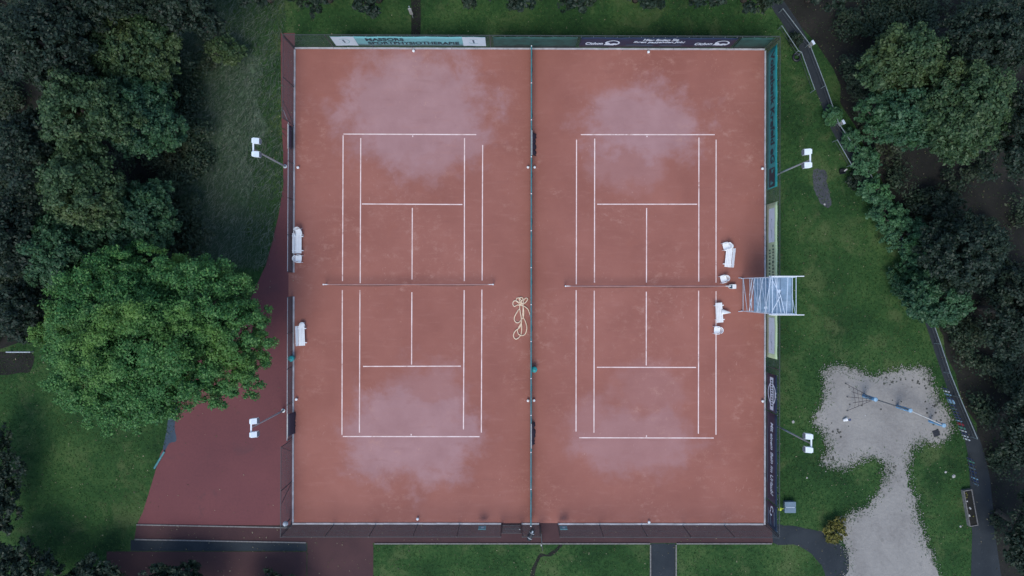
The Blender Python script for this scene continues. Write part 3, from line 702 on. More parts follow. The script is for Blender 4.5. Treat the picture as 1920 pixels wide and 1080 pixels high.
# drag mats hung over the fences
def drag_mat(px, py, L_, wd, side, label, top=1.32):
    t = thing('drag_mat', label, 'drag mat', P(px, py), 0, 'drag mats hung on the fences')
    MB().tube((0, -L_ / 2, top + .04), (0, L_ / 2, top + .04), .035, n=8).build('bar', M['wood_pale'], t)
    rs = random.Random(int(px + py)); n = 14; vs = []; fs = []
    for i in range(n + 1):
        y = -L_ / 2 + .1 + (L_ - .2) * i / n; wv = rs.uniform(.7, 1.1)
        for (x, z) in ((.05, top), (.10, top * .55), (wd * wv * .6, .35), (wd * wv, .05 + rs.uniform(0, .04))): vs.append((x * side, y, z))
    for i in range(n):
        for k in range(3): fs.append((i*4+k, i*4+k+1, (i+1)*4+k+1, (i+1)*4+k))
    o = MB().add(vs, fs).build('netting', M['mat_dark'], t, True); q = o.modifiers.new('solid', 'SOLIDIFY'); q.thickness = .02
drag_mat(996.5, 273, 1.9, .40, 1, 'dark drag mat hanging on the dividing fence, upper half'); drag_mat(995.5, 812, 1.9, .36, 1, 'dark drag mat hanging on the dividing fence, lower half')
drag_mat(549, 792, 1.9, .26, 1, 'dark drag mat hanging on the low left fence beside the forecourt', 1.5); drag_mat(549.6, 262, 1.9, -.2, 1, 'dark drag mat with pale bar on the low left fence near the meadow', 1.5)
# small things on the bottom fence
def fence_sign(px, label):
    t = thing('fence_sign', label, 'sign', P(px, 984) + Vector((0, .07, .55)), 0, 'small teal signs on the bottom fence')
    MB().box((0, 0, .5), (.58, .03, .95)).build('board', M['ban_teal'], t, bevel=.01); MB().box((.02, .022, .5), (.2, .012, .32)).build('plate', M['ban_white'], t)
fence_sign(905, 'small teal sign on the bottom fence left of the closed gate'); fence_sign(1055, 'small teal sign on the bottom fence right of the open gate')
t = thing('kit_bag', 'black kit bag with pale straps on the walkway below the dividing fence', 'bag', P(995, 1003), R(65))
MB().lathe([(.10, -.42), (.17, -.38), (.19, -.1), (.19, .2), (.17, .38), (.08, .42)], n=12).build('body', M['black'], t, True).rotation_euler = (0, R(90), 0)
t.children[0].location = (0, 0, .19)
for x in (-.2, .22): MB().path([(x, -.2, .15), (x, -.14, .33), (x, 0, .40), (x, .14, .33), (x, .2, .15)], .02, 5).build('strap', M['white_paint'], t)
MB().box((.36, .02, .36), (.18, .12, .05)).build('towel', M['ban_white'], t, bevel=.01)
t = thing('globe_lamp', 'pale grey globe lamp on a short post at the bottom left fence corner', 'lamp', P(543, 974))
MB().tube((0, 0, 0), (0, 0, 1.0), .04, n=8).build('post', M['dark_metal'], t)
MB().lathe([(.05, .98), (.16, 1.04), (.21, 1.18), (.17, 1.32), (.05, 1.40)], n=14).build('globe', M['alu'], t, True)

# ------------------------------------------------------------------ floodlights
def floodlight(hx, hy, side, off, label):
    Z = 8.0; base = P(hx, hy, Z); base.z = 0
    t = thing('floodlight_mast', label, 'floodlight', base, 0, 'floodlight masts beside the courts')
    MB().lathe([(.16, 0), (.16, .05), (.07, .06)], n=10).build('base_plate', M['galv'], t)
    MB().tube((0, 0, .05), (0, 0, Z - .05), .075, .05, 10).build('pole', M['galv'], t)
    MB().box((0, off, Z), (.10, 1.15, .10)).build('crossbar', M['lamp_white'], t, bevel=.01)
    for s in (-1, 1):
        y = off + s * .46; q = -side * .86
        h = MB(); x0, x1 = -.06 * q, .46 * q
        vs = []
        for (x, hw, za, zb) in ((x0, .14, .0, .22), (x0 + .12 * q, .20, -.06, .25), (x1, .20, -.34, .02)):
            vs += [(x, y - hw, Z + za), (x, y + hw, Z + za), (x, y + hw, Z + zb), (x, y - hw, Z + zb)]
        fs = [(0, 1, 2, 3), (8, 11, 10, 9)]
        for j in range(2):
            for i in range(4): fs.append((j*4+i, j*4+(i+1) % 4, (j+1)*4+(i+1) % 4, (j+1)*4+i))
        hd = h.add(vs, fs).build('lamp_head', M['lamp_white'], t, bevel=.02)
        MB().add([(x1 + .012*q, y - .17, Z - .31), (x1 + .012*q, y + .17, Z - .31), (x1 + .012*q, y + .17, Z - .02), (x1 + .012*q, y - .17, Z - .02), (x1 + .10*q, y - .15, Z - .34), (x1 + .10*q, y + .15, Z - .34)], [(0,1,2,3), (0,4,5,1), (3,2,5,4), (0,3,4), (1,5,2)]).build('lens', M['glass'], hd)
        MB().box((0, y, Z + .08), (.09, .16, .14)).build('bracket', M['lamp_white'], t)
floodlight(475, 280, -1, .12, 'white twin floodlight mast leaning over the meadow, upper left'); floodlight(471, 802, -1, 0, 'white twin floodlight mast over the red forecourt, lower left')
floodlight(1519, 300, 1, .1, 'white twin floodlight mast beside the gravel patch, upper right'); floodlight(1521, 832, 1, .05, 'white twin floodlight mast between right fence and sandpit')

# ------------------------------------------------------------------ scaffold tower
a = P(1391, 522); b = P(1430, 583)
t = thing('scaffold_tower', 'aluminium scaffold tower with decks standing at the right court edge', 'scaffold', ((a.x + b.x) / 2, (a.y + b.y) / 2, 0))
hx, hy = (b.x - a.x) / 2, (a.y - b.y) / 2; TZ = 7.7; A_ = M['alu']
for sx in (-1, 1):
    for sy in (-1, 1):
        MB().tube((sx * hx, sy * hy, .12), (sx * hx, sy * hy, TZ), .030, n=8).build('upright', A_, t)
        w_ = MB().lathe([(.03, -.03), (.09, -.03), (.09, .03), (.03, .03)], n=12).build('castor', M['white_plastic'], t); w_.rotation_euler = (R(90), 0, 0); w_.location = (sx * hx, sy * hy, .09)
for sy in (-1, 1):                                   # end frames with rungs
    z = .45
    while z < TZ:
        MB().tube((-hx, sy * hy, z), (hx, sy * hy, z), .022, n=6).build('rung', A_, t); z += .5
    MB().tube((-hx - .1, sy * (hy + .06), TZ - .02), (hx + .55, sy * (hy + .06), TZ - .02), .035, n=8).build('guard_rail', M['white_paint'], t)
    MB().tube((-hx - .1, sy * (hy + .06), TZ - .55), (hx + .1, sy * (hy + .06), TZ - .55), .03, n=8).build('guard_rail', A_, t)
    MB().tube((-hx, sy * hy, .3), (-hx - .28, sy * (hy + .05), .04), .025, n=6).build('outrigger', A_, t)
for sx in (-1, 1):
    for z in (.35, 2.2, 2.7, 4.2, 4.8, 6.1, 6.9, TZ - .05): MB().tube((sx * hx, -hy, z), (sx * hx, hy, z), .024, n=6).build('ledger', A_, t)
for k, (z0, z1) in enumerate(((.5, 1.6), (2.1, 3.6), (3.0, 4.6), (4.1, 5.6), (5.0, 6.5), (6.0, 7.4))):
    s = 1 if k % 2 else -1
    MB().tube((-hx - .03, -hy * s, z0), (-hx - .03, hy * s, z1), .022, n=6).build('brace', A_, t)
    MB().tube((hx + .03, hy * s, z0), (hx + .03, -hy * s, z1), .022, n=6).build('brace', A_, t)
MB().tube((-hx - .03, -hy, 2.9), (-hx - .03, 0, 2.2), .022, n=6).build('brace', A_, t); MB().tube((-hx - .03, hy, 2.9), (-hx - .03, 0, 2.2), .022, n=6).build('brace', A_, t)
for z in (3.1, 5.0, 6.8):
    for q in (-1, 1):
        d_ = MB().box((q * hx * .49, 0, z), (hx * .95, hy * 1.94, .06)).build('deck', M['alu_deck'], t, bevel=.008)
        MB().box((q * hx * .49, -q * hy * .55, z + .036), (hx * .75, .6, .012)).build('hatch', M['alu_hatch'], d_)
for (ya, xa, za, yb, xb, zb) in ((-hy, -hx * .45, 7.2, hy, -hx * .45, 7.2), (-hy, .15, TZ - .05, hy, .25, TZ - .05), (-hy, -hx, 7.3, 0, -hx * .3, 7.6), (hy, -hx, 7.25, 0, -hx * .3, 7.6), (-hy, -hx * .2, 7.5, hy, -hx * .75, 7.5), (0, -hx * .3, 7.6, -hy, .05, 7.6)):
    MB().tube((xa, ya, za), (xb, yb, zb), .022, n=6).build('brace', A_, t)
for x, y, z in ((-.1, .3, 6.86), (-.5, -.9, 5.06)):
    MB().box((x, y, z), (.16, .22, .06), x * 3).build('clamp_block', M['ink_white'], t)

# ------------------------------------------------------------------ trees
def crown_points(rs, cx, cy, cz, rx, ry, rz, n_leaf, boughs, flat=.0, lump=.33):
    """leaf positions and normals: boughs on an ellipsoid, twig clusters on each bough, leaves on each cluster"""
    n = boughs; i = np.arange(n) + .5
    ph = i * 2.399963 + rs.uniform(0, 6); u = 1 - 1.45 * i / n                       # from the top to below the middle
    u = np.clip(u + rs.normal(0, .05, n), -.5, 1); s_ = np.sqrt(1 - u * u)
    rad = rs.uniform(.58, .86, n)
    bc = np.stack([np.cos(ph) * s_ * rad, np.sin(ph) * s_ * rad, u * rad], 1)
    br = lump * rs.uniform(.65, 1.25, n) 
    nc = n * 13
    bi = rs.integers(0, n, nc); dv = rs.normal(size=(nc, 3)); dv[:, 2] = np.abs(dv[:, 2]) * .9 + .05 * dv[:, 2]
    dv /= np.linalg.norm(dv, axis=1, keepdims=True)
    cc = bc[bi] + dv * (br[bi] * rs.uniform(.55, 1.05, nc))[:, None]
    cr = .105 * rs.uniform(.5, 1.5, nc)
    wgt = cr ** 2; wgt /= wgt.sum()
    li = rs.choice(nc, n_leaf, p=wgt); ld = rs.normal(size=(n_leaf, 3)); ld[:, 2] += .35
    ld /= np.linalg.norm(ld, axis=1, keepdims=True)
    p = cc[li] + ld * (cr[li] * rs.uniform(.3, 1.0, n_leaf) ** 1.0)[:, None] + rs.normal(0, .012, (n_leaf, 3))
    nm = ld * .6 + (p - 0) * .25 + rs.normal(0, .55, (n_leaf, 3)) + np.array([0, 0, .55])
    nm /= np.linalg.norm(nm, axis=1, keepdims=True)
    p = p * np.array([rx, ry, rz]) + np.array([cx, cy, cz])
    return p, nm, (bc * np.array([rx, ry, rz]) + np.array([cx, cy, cz]))
def leaf_quads(rs, p, nm, size, aspect=.55):
    n = len(p); a = rs.normal(size=(n, 3)); t_ = np.cross(nm, a); t_ /= np.linalg.norm(t_, axis=1, keepdims=True) + 1e-9
    b_ = np.cross(nm, t_); s = (size * rs.uniform(.45, 1.0, n) * np.where(rs.uniform(size=n) < .15, 1.6, 1.15))[:, None]
    t_ = t_ * s; b_ = b_ * s * aspect
    q = np.stack([p - t_, p - b_ + nm * s * .12, p + t_, p + b_ + nm * s * .12], 1)
    return q.reshape(-1, 3)
seed = [100]
def tree(name, label, px, py, rpx, rpy, h, mat, n_leaf, size=.13, boughs=42, group=None, zc=None, cat='tree', lump=.33, lobes=None):
    seed[0] += 1; rs = np.random.default_rng(seed[0]); rr = random.Random(seed[0])
    zc = h * .62 if zc is None else zc; rz = h - zc
    c = P(px, py, zc); k = (CAM_H - zc) / CAM_H / S
    t = thing(name, label, cat, (c.x, c.y, 0), 0, group)
    rx, ry = rpx * k, rpy * k
    if lobes is None:
        lobes = [(0, 0, 0, .82, .82, .9)]
        for q in range(5):
            an = rr.uniform(0, 6.28); rd = rr.uniform(.35, .62); sc = rr.uniform(.38, .58)
            lobes.append((rd * math.cos(an), rd * math.sin(an), rr.uniform(-.35, .1), sc, sc, sc))
    ps, ns, bs_ = [], [], []; tot_ = sum(l[3] * l[4] for l in lobes)
    for (lx, ly, lz, sx, sy, sz) in lobes:
        fr_ = sx * sy / tot_
        p, nm, bc = crown_points(rs, lx * rx, ly * ry, zc + lz * rz, rx * sx, ry * sy, rz * sz, int(n_leaf * fr_), max(8, int(boughs * (fr_ ** .7))), lump=lump)
        ps.append(p); ns.append(nm); bs_.append(bc)
    p = np.concatenate(ps); nm = np.concatenate(ns); bc = np.concatenate(bs_)
    keep = p[:, 2] > .12; p, nm = p[keep], nm[keep]
    o = fast_mesh('crown', leaf_quads(rs, p, nm, size), 4, M[mat], t)
    m_ = MB(); tr = max(.06, .028 * h)
    fork = Vector((rr.uniform(-.2, .2), rr.uniform(-.2, .2), zc * .55))
    m_.path([(0, 0, -.05), (0, 0, .3), fork * .5, fork, fork + Vector((rr.uniform(-.3, .3), rr.uniform(-.3, .3), (h - zc) * .9))], [tr * 1.5, tr * 1.1, tr, tr * .9, tr * .25], 8)
    m_.build('trunk', M['bark'], t, True)
    m_ = MB()
    idx = list(range(len(bc))); rr.shuffle(idx)
    for q in idx[:min(12, len(bc))]:
        e = Vector(bc[q]); mid = fork.lerp(e, .5) + Vector((0, 0, -.06 * h + rr.uniform(0, .1) * h))
        m_.path([fork + Vector((0, 0, rr.uniform(-.1, .15) * h * .3)), mid, e], [tr * .5, tr * .33, tr * .1], 5)
    m_.build('limbs', M['bark'], t, True)
    return t
tree('broadleaf_tree', 'large bright green broadleaf tree beside the red forecourt', 288, 638, 222, 188, 13.0, 'leaf_main', 230000, .095, 110, zc=7.2, lump=.36,
     lobes=[(0, .05, .12, .66, .66, .85), (-.36, .34, -.02, .5, .52, .7), (.42, .42, -.05, .52, .5, .72), (-.52, -.30, -.12, .46, .5, .62), (-.14, -.50, -.10, .46, .46, .62), (.66, .05, -.15, .34, .42, .55), (.58, -.30, -.12, .34, .36, .5), (.34, -.26, -.1, .36, .36, .5), (-.72, .02, -.2, .3, .36, .5), (-.1, .66, -.1, .4, .32, .55)])
WG = 'trees of the wood on the left'
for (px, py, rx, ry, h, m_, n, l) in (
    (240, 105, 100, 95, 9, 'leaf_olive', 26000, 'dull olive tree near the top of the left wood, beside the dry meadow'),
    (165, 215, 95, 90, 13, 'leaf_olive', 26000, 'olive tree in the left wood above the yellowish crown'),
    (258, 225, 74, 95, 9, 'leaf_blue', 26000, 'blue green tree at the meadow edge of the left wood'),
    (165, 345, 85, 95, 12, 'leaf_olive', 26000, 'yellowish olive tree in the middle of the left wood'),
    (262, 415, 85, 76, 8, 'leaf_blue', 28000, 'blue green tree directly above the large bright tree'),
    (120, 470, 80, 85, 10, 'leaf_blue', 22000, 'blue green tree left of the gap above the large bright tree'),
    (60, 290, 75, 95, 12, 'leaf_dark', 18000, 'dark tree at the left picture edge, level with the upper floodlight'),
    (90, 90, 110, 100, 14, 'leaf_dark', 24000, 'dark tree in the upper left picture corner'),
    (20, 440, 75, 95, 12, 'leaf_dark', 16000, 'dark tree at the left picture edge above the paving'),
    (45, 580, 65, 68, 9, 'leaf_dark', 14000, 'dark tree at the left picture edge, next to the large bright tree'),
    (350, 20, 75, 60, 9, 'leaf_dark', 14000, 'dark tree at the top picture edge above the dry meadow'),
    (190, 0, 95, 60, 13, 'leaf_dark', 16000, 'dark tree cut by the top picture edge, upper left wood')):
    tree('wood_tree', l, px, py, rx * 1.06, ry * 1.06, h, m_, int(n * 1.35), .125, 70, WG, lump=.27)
for (px, py, rx, ry, h, l) in ((330, 1118, 110, 72, 8, 'added dark tree cut by the bottom picture edge below the left walkway'), (500, 1122, 80, 66, 7, 'added dark tree cut by the bottom picture edge just left of the red path'), (180, 1112, 90, 75, 8, 'added dark tree cut by the bottom picture edge below the left lawn'), (40, 1090, 85, 90, 9, 'added dark tree in the lower left picture corner'), (-10, 900, 62, 120, 9, 'added dark tree at the left picture edge beside the lower lawn')):  # no trees seen here: added to darken the lower left border
    tree('added_edge_tree', l, px, py, rx, ry, h * .6, 'leaf_dark', 15000, .135, 40, 'added dark trees along the lower left picture edge', lump=.28)
tree('bush', 'small olive bush on the meadow near the upper left fence corner', 425, 95, 40, 34, 2.6, 'leaf_olive', 4500, .11, 16, 'bushes on the meadow', cat='bush')
WR = 'trees of the wood on the right'
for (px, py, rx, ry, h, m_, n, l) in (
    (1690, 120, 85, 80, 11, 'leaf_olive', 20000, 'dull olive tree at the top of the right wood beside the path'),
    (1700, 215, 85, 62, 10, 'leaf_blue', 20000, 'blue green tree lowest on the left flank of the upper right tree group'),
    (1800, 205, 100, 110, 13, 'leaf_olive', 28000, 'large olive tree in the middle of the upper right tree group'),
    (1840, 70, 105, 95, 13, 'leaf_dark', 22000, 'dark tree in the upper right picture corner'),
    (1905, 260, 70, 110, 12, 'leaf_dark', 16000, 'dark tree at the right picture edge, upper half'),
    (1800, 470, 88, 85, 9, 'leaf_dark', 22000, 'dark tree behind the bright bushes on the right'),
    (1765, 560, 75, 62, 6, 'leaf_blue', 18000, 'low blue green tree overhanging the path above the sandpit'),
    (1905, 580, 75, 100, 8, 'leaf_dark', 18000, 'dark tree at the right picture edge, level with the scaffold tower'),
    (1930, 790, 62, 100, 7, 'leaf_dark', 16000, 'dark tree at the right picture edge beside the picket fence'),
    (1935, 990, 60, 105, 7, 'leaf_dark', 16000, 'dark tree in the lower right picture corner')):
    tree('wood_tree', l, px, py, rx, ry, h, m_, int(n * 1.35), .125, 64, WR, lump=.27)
WT = 'added dark trees along the top picture edge'
for i, (px, r_) in enumerate(((470, 62), (590, 66), (690, 60), (865, 66), (980, 68), (1095, 64), (1210, 68), (1325, 64), (1430, 60), (1560, 75))):  # added row of unseen trees, put in to make the top border dark
    tree('added_edge_tree', ['added dark tree cut by the top picture edge above the meadow', 'added dark tree cut by the top picture edge above the upper left fence corner', 'added dark tree cut by the top picture edge, left of the white signpost', 'added dark tree cut by the top picture edge, right of the white signpost', 'added dark tree cut by the top picture edge in line with the dividing fence',
        'added dark tree cut by the top picture edge above the left end of the navy banner', 'added dark tree cut by the top picture edge above the middle of the navy banner', 'added dark tree cut by the top picture edge above the right end of the navy banner', 'added dark tree cut by the top picture edge above the upper right fence corner', 'added dark tree cut by the top picture edge right of the railed path'][i],
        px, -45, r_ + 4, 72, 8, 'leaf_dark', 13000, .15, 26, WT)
HB = 'bushes along the right path'
for i, (px, py, r_, h, l) in enumerate(((1560, 215, 24, 1.6, 'small bush on the left side of the railed path, upper end'), (1600, 262, 24, 1.7, 'small bush right of the railed path above its break'), (1625, 305, 32, 2.2, 'bush growing over the break in the railing'), (1606, 335, 20, 1.2, 'low dark bush left of the break in the railing'), (1640, 360, 36, 2.4, 'bush just below the break in the railing'),
    (1665, 408, 40, 2.7, 'bright bush against the railing, middle of the right bush row'), (1700, 440, 46, 3.0, 'largest bright bush of the right bush row'), (1725, 490, 40, 2.7, 'bush at the lower end of the right bush row'), (1700, 525, 36, 2.2, 'bluish bush left of the railing gap'), (1735, 540, 40, 2.4, 'bluish bush in the railing gap'), (1770, 395, 48, 3.6, 'tall dark bush right of the bright bush row'))):
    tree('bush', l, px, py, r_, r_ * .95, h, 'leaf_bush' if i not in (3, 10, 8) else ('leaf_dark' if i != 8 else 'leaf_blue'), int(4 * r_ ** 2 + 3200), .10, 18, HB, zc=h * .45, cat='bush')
tree('bush', 'small yellow leaved bush where the corner path meets the sand', 1566, 995, 27, 24, 1.5, 'leaf_yellow', 3600, .09, 14, zc=.6, cat='bush')
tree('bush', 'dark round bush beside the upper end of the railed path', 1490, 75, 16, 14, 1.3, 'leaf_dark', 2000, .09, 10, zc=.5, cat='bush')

# ------------------------------------------------------------------ undergrowth of the two woods
def undergrowth(name, label, poly, spots, n, seed_):
    rs = np.random.default_rng(seed_); P_ = []; N_ = []
    for (px, py, r) in spots:
        c = P(px, py); m = int(n * r * r / 1600)
        k = max(3, int(r / 6)); cc = np.stack([rs.normal(0, r / S * .45, k), rs.normal(0, r / S * .45, k), rs.uniform(.2, 1.5, k)], 1); cr = rs.uniform(.5, 1.3, k)
        i = rs.integers(0, k, m); dv = rs.normal(size=(m, 3)); dv[:, 2] = np.abs(dv[:, 2]); dv /= np.linalg.norm(dv, axis=1, keepdims=True)
        p = cc[i] + dv * (cr[i] * rs.uniform(.4, 1.1, m))[:, None] + np.array([c.x, c.y, 0]); p[:, 2] = np.abs(p[:, 2] - .2) + .05
        P_.append(p); q = dv + rs.normal(0, .5, (m, 3)) + np.array([0, 0, .6]); N_.append(q / np.linalg.norm(q, axis=1, keepdims=True))
    p = np.concatenate(P_); nm = np.concatenate(N_); k = np.ones(len(p), bool) if poly is None else inside(poly, p[:, 0], p[:, 1]); p, nm = p[k], nm[k]
    tag(fast_mesh(name, leaf_quads(rs, p, nm, .12), 4, M['leaf_under']), label, 'undergrowth', kind='stuff')
def inside(poly, x, y):
    r = np.zeros(len(x), bool); j = len(poly) - 1
    for i in range(len(poly)):
        xi, yi = poly[i]; xj, yj = poly[j]
        c = ((yi > y) != (yj > y))
        with np.errstate(divide='ignore', invalid='ignore'): r ^= c & (x < (xj - xi) * (y - yi) / (yj - yi) + xi)
        j = i
    return r
rsu = random.Random(5)
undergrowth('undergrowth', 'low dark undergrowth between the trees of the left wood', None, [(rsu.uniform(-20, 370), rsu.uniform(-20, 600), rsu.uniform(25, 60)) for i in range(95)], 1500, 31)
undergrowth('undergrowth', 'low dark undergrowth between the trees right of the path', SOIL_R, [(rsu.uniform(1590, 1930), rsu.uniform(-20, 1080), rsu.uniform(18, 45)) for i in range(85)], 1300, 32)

# ------------------------------------------------------------------ playground
b1, b2, b3 = P(1619, 742), P(1682, 762), P(1743, 789); HP = 2.05
t = thing('climbing_frame', 'blue posted climbing bars with rope net standing in the sandpit', 'climbing frame', b2)
for q in (b1, b2, b3):
    p = q - b2
    po = MB().tube(p, p + Vector((0, 0, HP + .12)), .13, n=10).build('post', M['blue_paint'], t); MB().lathe([(.14, HP + .11), (.17, HP + .13), (.14, HP + .18), (.02, HP + .2)], p, 10).build('cap', M['sky_paint'], po)
    MB().tube(p + Vector((0, 0, .9)), p + Vector((0, 0, 1.35)), .15, n=10).build('band', M['sky_paint'], po)
MB().tube(b1 - b2 + Vector((0, 0, HP)), Vector((0, 0, HP)), .045, n=8).build('bar', M['dark_metal'], t)
MB().tube(Vector((0, 0, HP)), b3 - b2 + Vector((0, 0, HP)), .05, n=8).build('bar', M['wood_pale'], t)
MB().tube(Vector((.05, 0, HP - .55)), b3 - b2 + Vector((0, 0, HP - .55)), .035, n=8).build('bar', M['dark_metal'], t)
top = b1 - b2 + Vector((0, 0, HP)); anc = [P(x, y) - b2 for x, y in ((1585, 719), (1586, 731), (1588, 744), (1590, 757), (1588, 770))]
for k in (0, 2, 4): MB().tube(anc[k] + Vector((0, 0, 0)), anc[k] + Vector((0, 0, .12)), .04, n=6).build('anchor', M['dark_metal'], t)
for k in range(5): MB().tube(anc[k] + Vector((0, 0, .06)) if k % 2 == 0 else anc[k].lerp(top, .2), top.lerp(anc[k], .12), .017, n=5).build('rope', M['rope_dark'], t)
for f_ in (.28, .42, .56, .70, .82):
    MB().path([(anc[k] + Vector((0, 0, .06))).lerp(top, f_) + Vector((0, 0, -.04)) for k in range(5)], .014, 5).build('rope', M['rope_dark'], t)
t = thing('toy_bucket', 'white toy bucket lying in the sandpit', 'toy bucket', P(1582, 787), R(20))
o = MB().lathe([(.10, 0), (.15, .32), (.16, .33), (.13, .32), (.09, .04)], n=14).build('bucket', M['white_plastic'], t, True); o.rotation_euler = (0, R(80), 0); o.location = (-.1, 0, .13)
MB().path([(.2, -.15, .12), (.32, -.1, .2), (.35, 0, .23), (.32, .1, .2), (.2, .15, .12)], .008, 5).build('handle', M['galv'], t)
t = thing('toy_shovel', 'dark blue toy shovel beside the white bucket', 'toy shovel', P(1593, 787), R(5))
MB().box((0, 0, .04), (.18, .14, .02)).build('blade', M['navy_paint'], t); MB().tube((-.1, 0, .045), (-.34, .02, .05), .014, n=6).build('handle', M['navy_paint'], t); 
def rock(name, px, py, r, label, mat='stone', cat='stone', grp=None, flat=.6):
    bm = bmesh.new(); bmesh.ops.create_icosphere(bm, subdivisions=2, radius=1); rs = random.Random(int(px * 7 + py))
    for v in bm.verts: v.co *= rs.uniform(.78, 1.12); v.co.z = max(v.co.z, -.3) * flat
    for v in bm.verts: v.co *= r
    me = bpy.data.meshes.new(name); bm.to_mesh(me); bm.free(); me.materials.append(M[mat])
    o = bpy.data.objects.new(name, me); col.objects.link(o); o.location = P(px, py) + Vector((0, 0, r * .15)); tag(o, label, cat, grp); return o
GS = 'pale stones'
for px, py, r, l in ((1622, 779, .07, 'small pale stone near the middle of the sandpit'), (1773, 885, .10, 'small pale stone on the lawn left of the larger pale stone'), (1788, 893, .15, 'larger pale stone on the lawn right of the sand path'), (1513, 896, .07, 'small pale stone on the lawn below the lower right floodlight'), (1487, 791, .12, 'pale stone on the lawn beside the lower right mast foot'), (1801, 987, .09, 'small stone left of the long planter'), (1546, 383, .09, 'small pale stone at the tip of the gravel patch'), (1720, 982, .07, 'small pale stone at the right rim of the sand path')):
    rock('stone', px, py, r, l, grp=GS)
t = thing('manhole_cover', 'dark square rubber cover in the sand below the last blue post', 'cover', P(1755, 812), R(20))
MB().box((0, 0, .03), (.52, .5, .05)).build('plate', M['black'], t, bevel=.02); MB().tube((-.08, 0, .06), (.08, 0, .06), .015, n=6).build('grip', M['dark_metal'], t)
# small dark clods round the sand rim
clods = MB(); rs = random.Random(3)
for (cx, cy, sx, sy, n) in ((1755, 770, 18, 26, 26), (1735, 720, 18, 16, 14), (1680, 712, 40, 9, 14), (1570, 805, 16, 14, 10), (1665, 880, 14, 8, 14), (1560, 858, 12, 8, 10), (1650, 745, 70, 30, 10)):
    for i in range(n):
        p = P(rs.gauss(cx, sx * .6), rs.gauss(cy, sy * .6)); r = rs.uniform(.03, .10)
        clods.lathe([(r * .3, .0), (r, .012), (r * .7, r * .4), (r * .1, r * .5)], p + Vector((0, 0, .012)), 6)
tag(clods.build('leaf_litter', M['litter']), 'dark clods and leaf litter strewn over the sandpit rim', 'litter', kind='stuff')

# coloured picket fences beside the right path
def picket_fence(label, pts, spec):
    a = P(*pts[0]); b = P(*pts[1]); t = thing('picket_fence', label, 'fence', a, 0, 'coloured picket fences')
    dv = b - a; L_ = dv.length; u = dv / L_; ang = math.atan2(u.y, u.x)
    for z in (.25, .75): MB().box(dv / 2 + Vector((0, 0, z)), (L_, .03, .06), ang).build('rail', M['dark_metal'], t)
    for (s, w_, h, m_) in spec:
        p = u * (L_ * s); n = Vector((-u.y, u.x, 0)) * .035
        poly = [(-w_/2, 0), (w_/2, 0), (w_/2, h - .1), (0, h), (-w_/2, h - .1)]
        vs = [p + n + u * x + Vector((0, 0, z)) for x, z in poly] + [p + n * 1.8 + u * x + Vector((0, 0, z)) for x, z in poly]
        MB().add(vs, [(4,3,2,1,0), (5,6,7,8,9)] + [(i, (i+1) % 5, 5 + (i+1) % 5, 5 + i) for i in range(5)]).build('board', M[m_], t)
picket_fence('colourful picket fence with a red board between sandpit and path', ((1765, 726), (1806, 824)), [(.02, .10, .9, 'navy_paint'), (.07, .12, .95, 'white_paint'), (.13, .12, 1.0, 'sky_paint'), (.20, .12, 1.0, 'navy_paint'), (.26, .34, 1.05, 'sky_paint'), (.34, .12, .95, 'navy_paint'), (.40, .10, .9, 'box_grey'), (.46, .1, 1, 'navy_paint'), (.52, .1, .95, 'navy_paint'), (.57, .12, 1, 'navy_paint'), (.63, .1, .95, 'sky_paint'), (.69, .2, 1.0, 'red_paint'), (.76, .16, 1.0, 'mint_paint'), (.82, .1, 1.0, 'white_paint'), (.87, .1, .9, 'navy_paint'), (.92, .1, .95, 'white_paint'), (.98, .12, 1.0, 'white_paint')])
picket_fence('dark blue picket fence above the long planter', ((1811, 856), (1823, 908)), [(.05, .1, .9, 'navy_paint'), (.14, .12, 1, 'mint_paint'), (.25, .1, .9, 'navy_paint'), (.38, .1, .95, 'box_grey'), (.5, .12, 1.0, 'navy_paint'), (.62, .1, .9, 'navy_paint'), (.74, .1, 1.0, 'sky_paint'), (.83, .12, .95, 'navy_paint'), (.95, .1, .9, 'box_grey')])
# railings of the path
def railing(label, pts, h=1.0, mat='rail_grey'):
    o0 = P(*pts[0]); t = thing('railing', label, 'railing', o0, 0, 'railings along the right path')
    for i in range(len(pts) - 1):
        a = P(*pts[i]) - o0; b = P(*pts[i+1]) - o0; n = max(1, round((b - a).length / 2.4))
        for k in range(n + (i == len(pts) - 2)):
            p = a.lerp(b, k / n); MB().tube(p, p + Vector((0, 0, h)), .03, n=6).build('post', M[mat], t)
        MB().tube(a + Vector((0, 0, h)), b + Vector((0, 0, h)), .032, n=6).build('rail', M[mat], t); MB().tube(a + Vector((0, 0, h * .5)), b + Vector((0, 0, h * .5)), .018, n=6).build('rail', M['dark_metal'], t)
def sc_(pts, h=1.0): return [(960 + (x - 960) * (1 - h / CAM_H), 540 + (y - 540) * (1 - h / CAM_H)) for x, y in pts]
railing('grey railing on the left side of the path, upper right corner', sc_([(1466, 48), (1497, 95), (1503, 98), (1528, 168)])); railing('short grey railing left of the path above the bush gap', sc_([(1570, 262), (1597, 309)]))
railing('long grey railing on the right side of the path, upper end', sc_([(1468, 16), (1518, 82), (1548, 160), (1572, 230), (1614, 293)])); railing('grey railing running through the bright bush row', sc_([(1627, 317), (1650, 358), (1672, 402), (1697, 460), (1712, 490)])); railing('grey railing beside the coloured picket fence', sc_([(1744, 588), (1764, 645), (1782, 700), (1800, 745), (1833, 823)]))
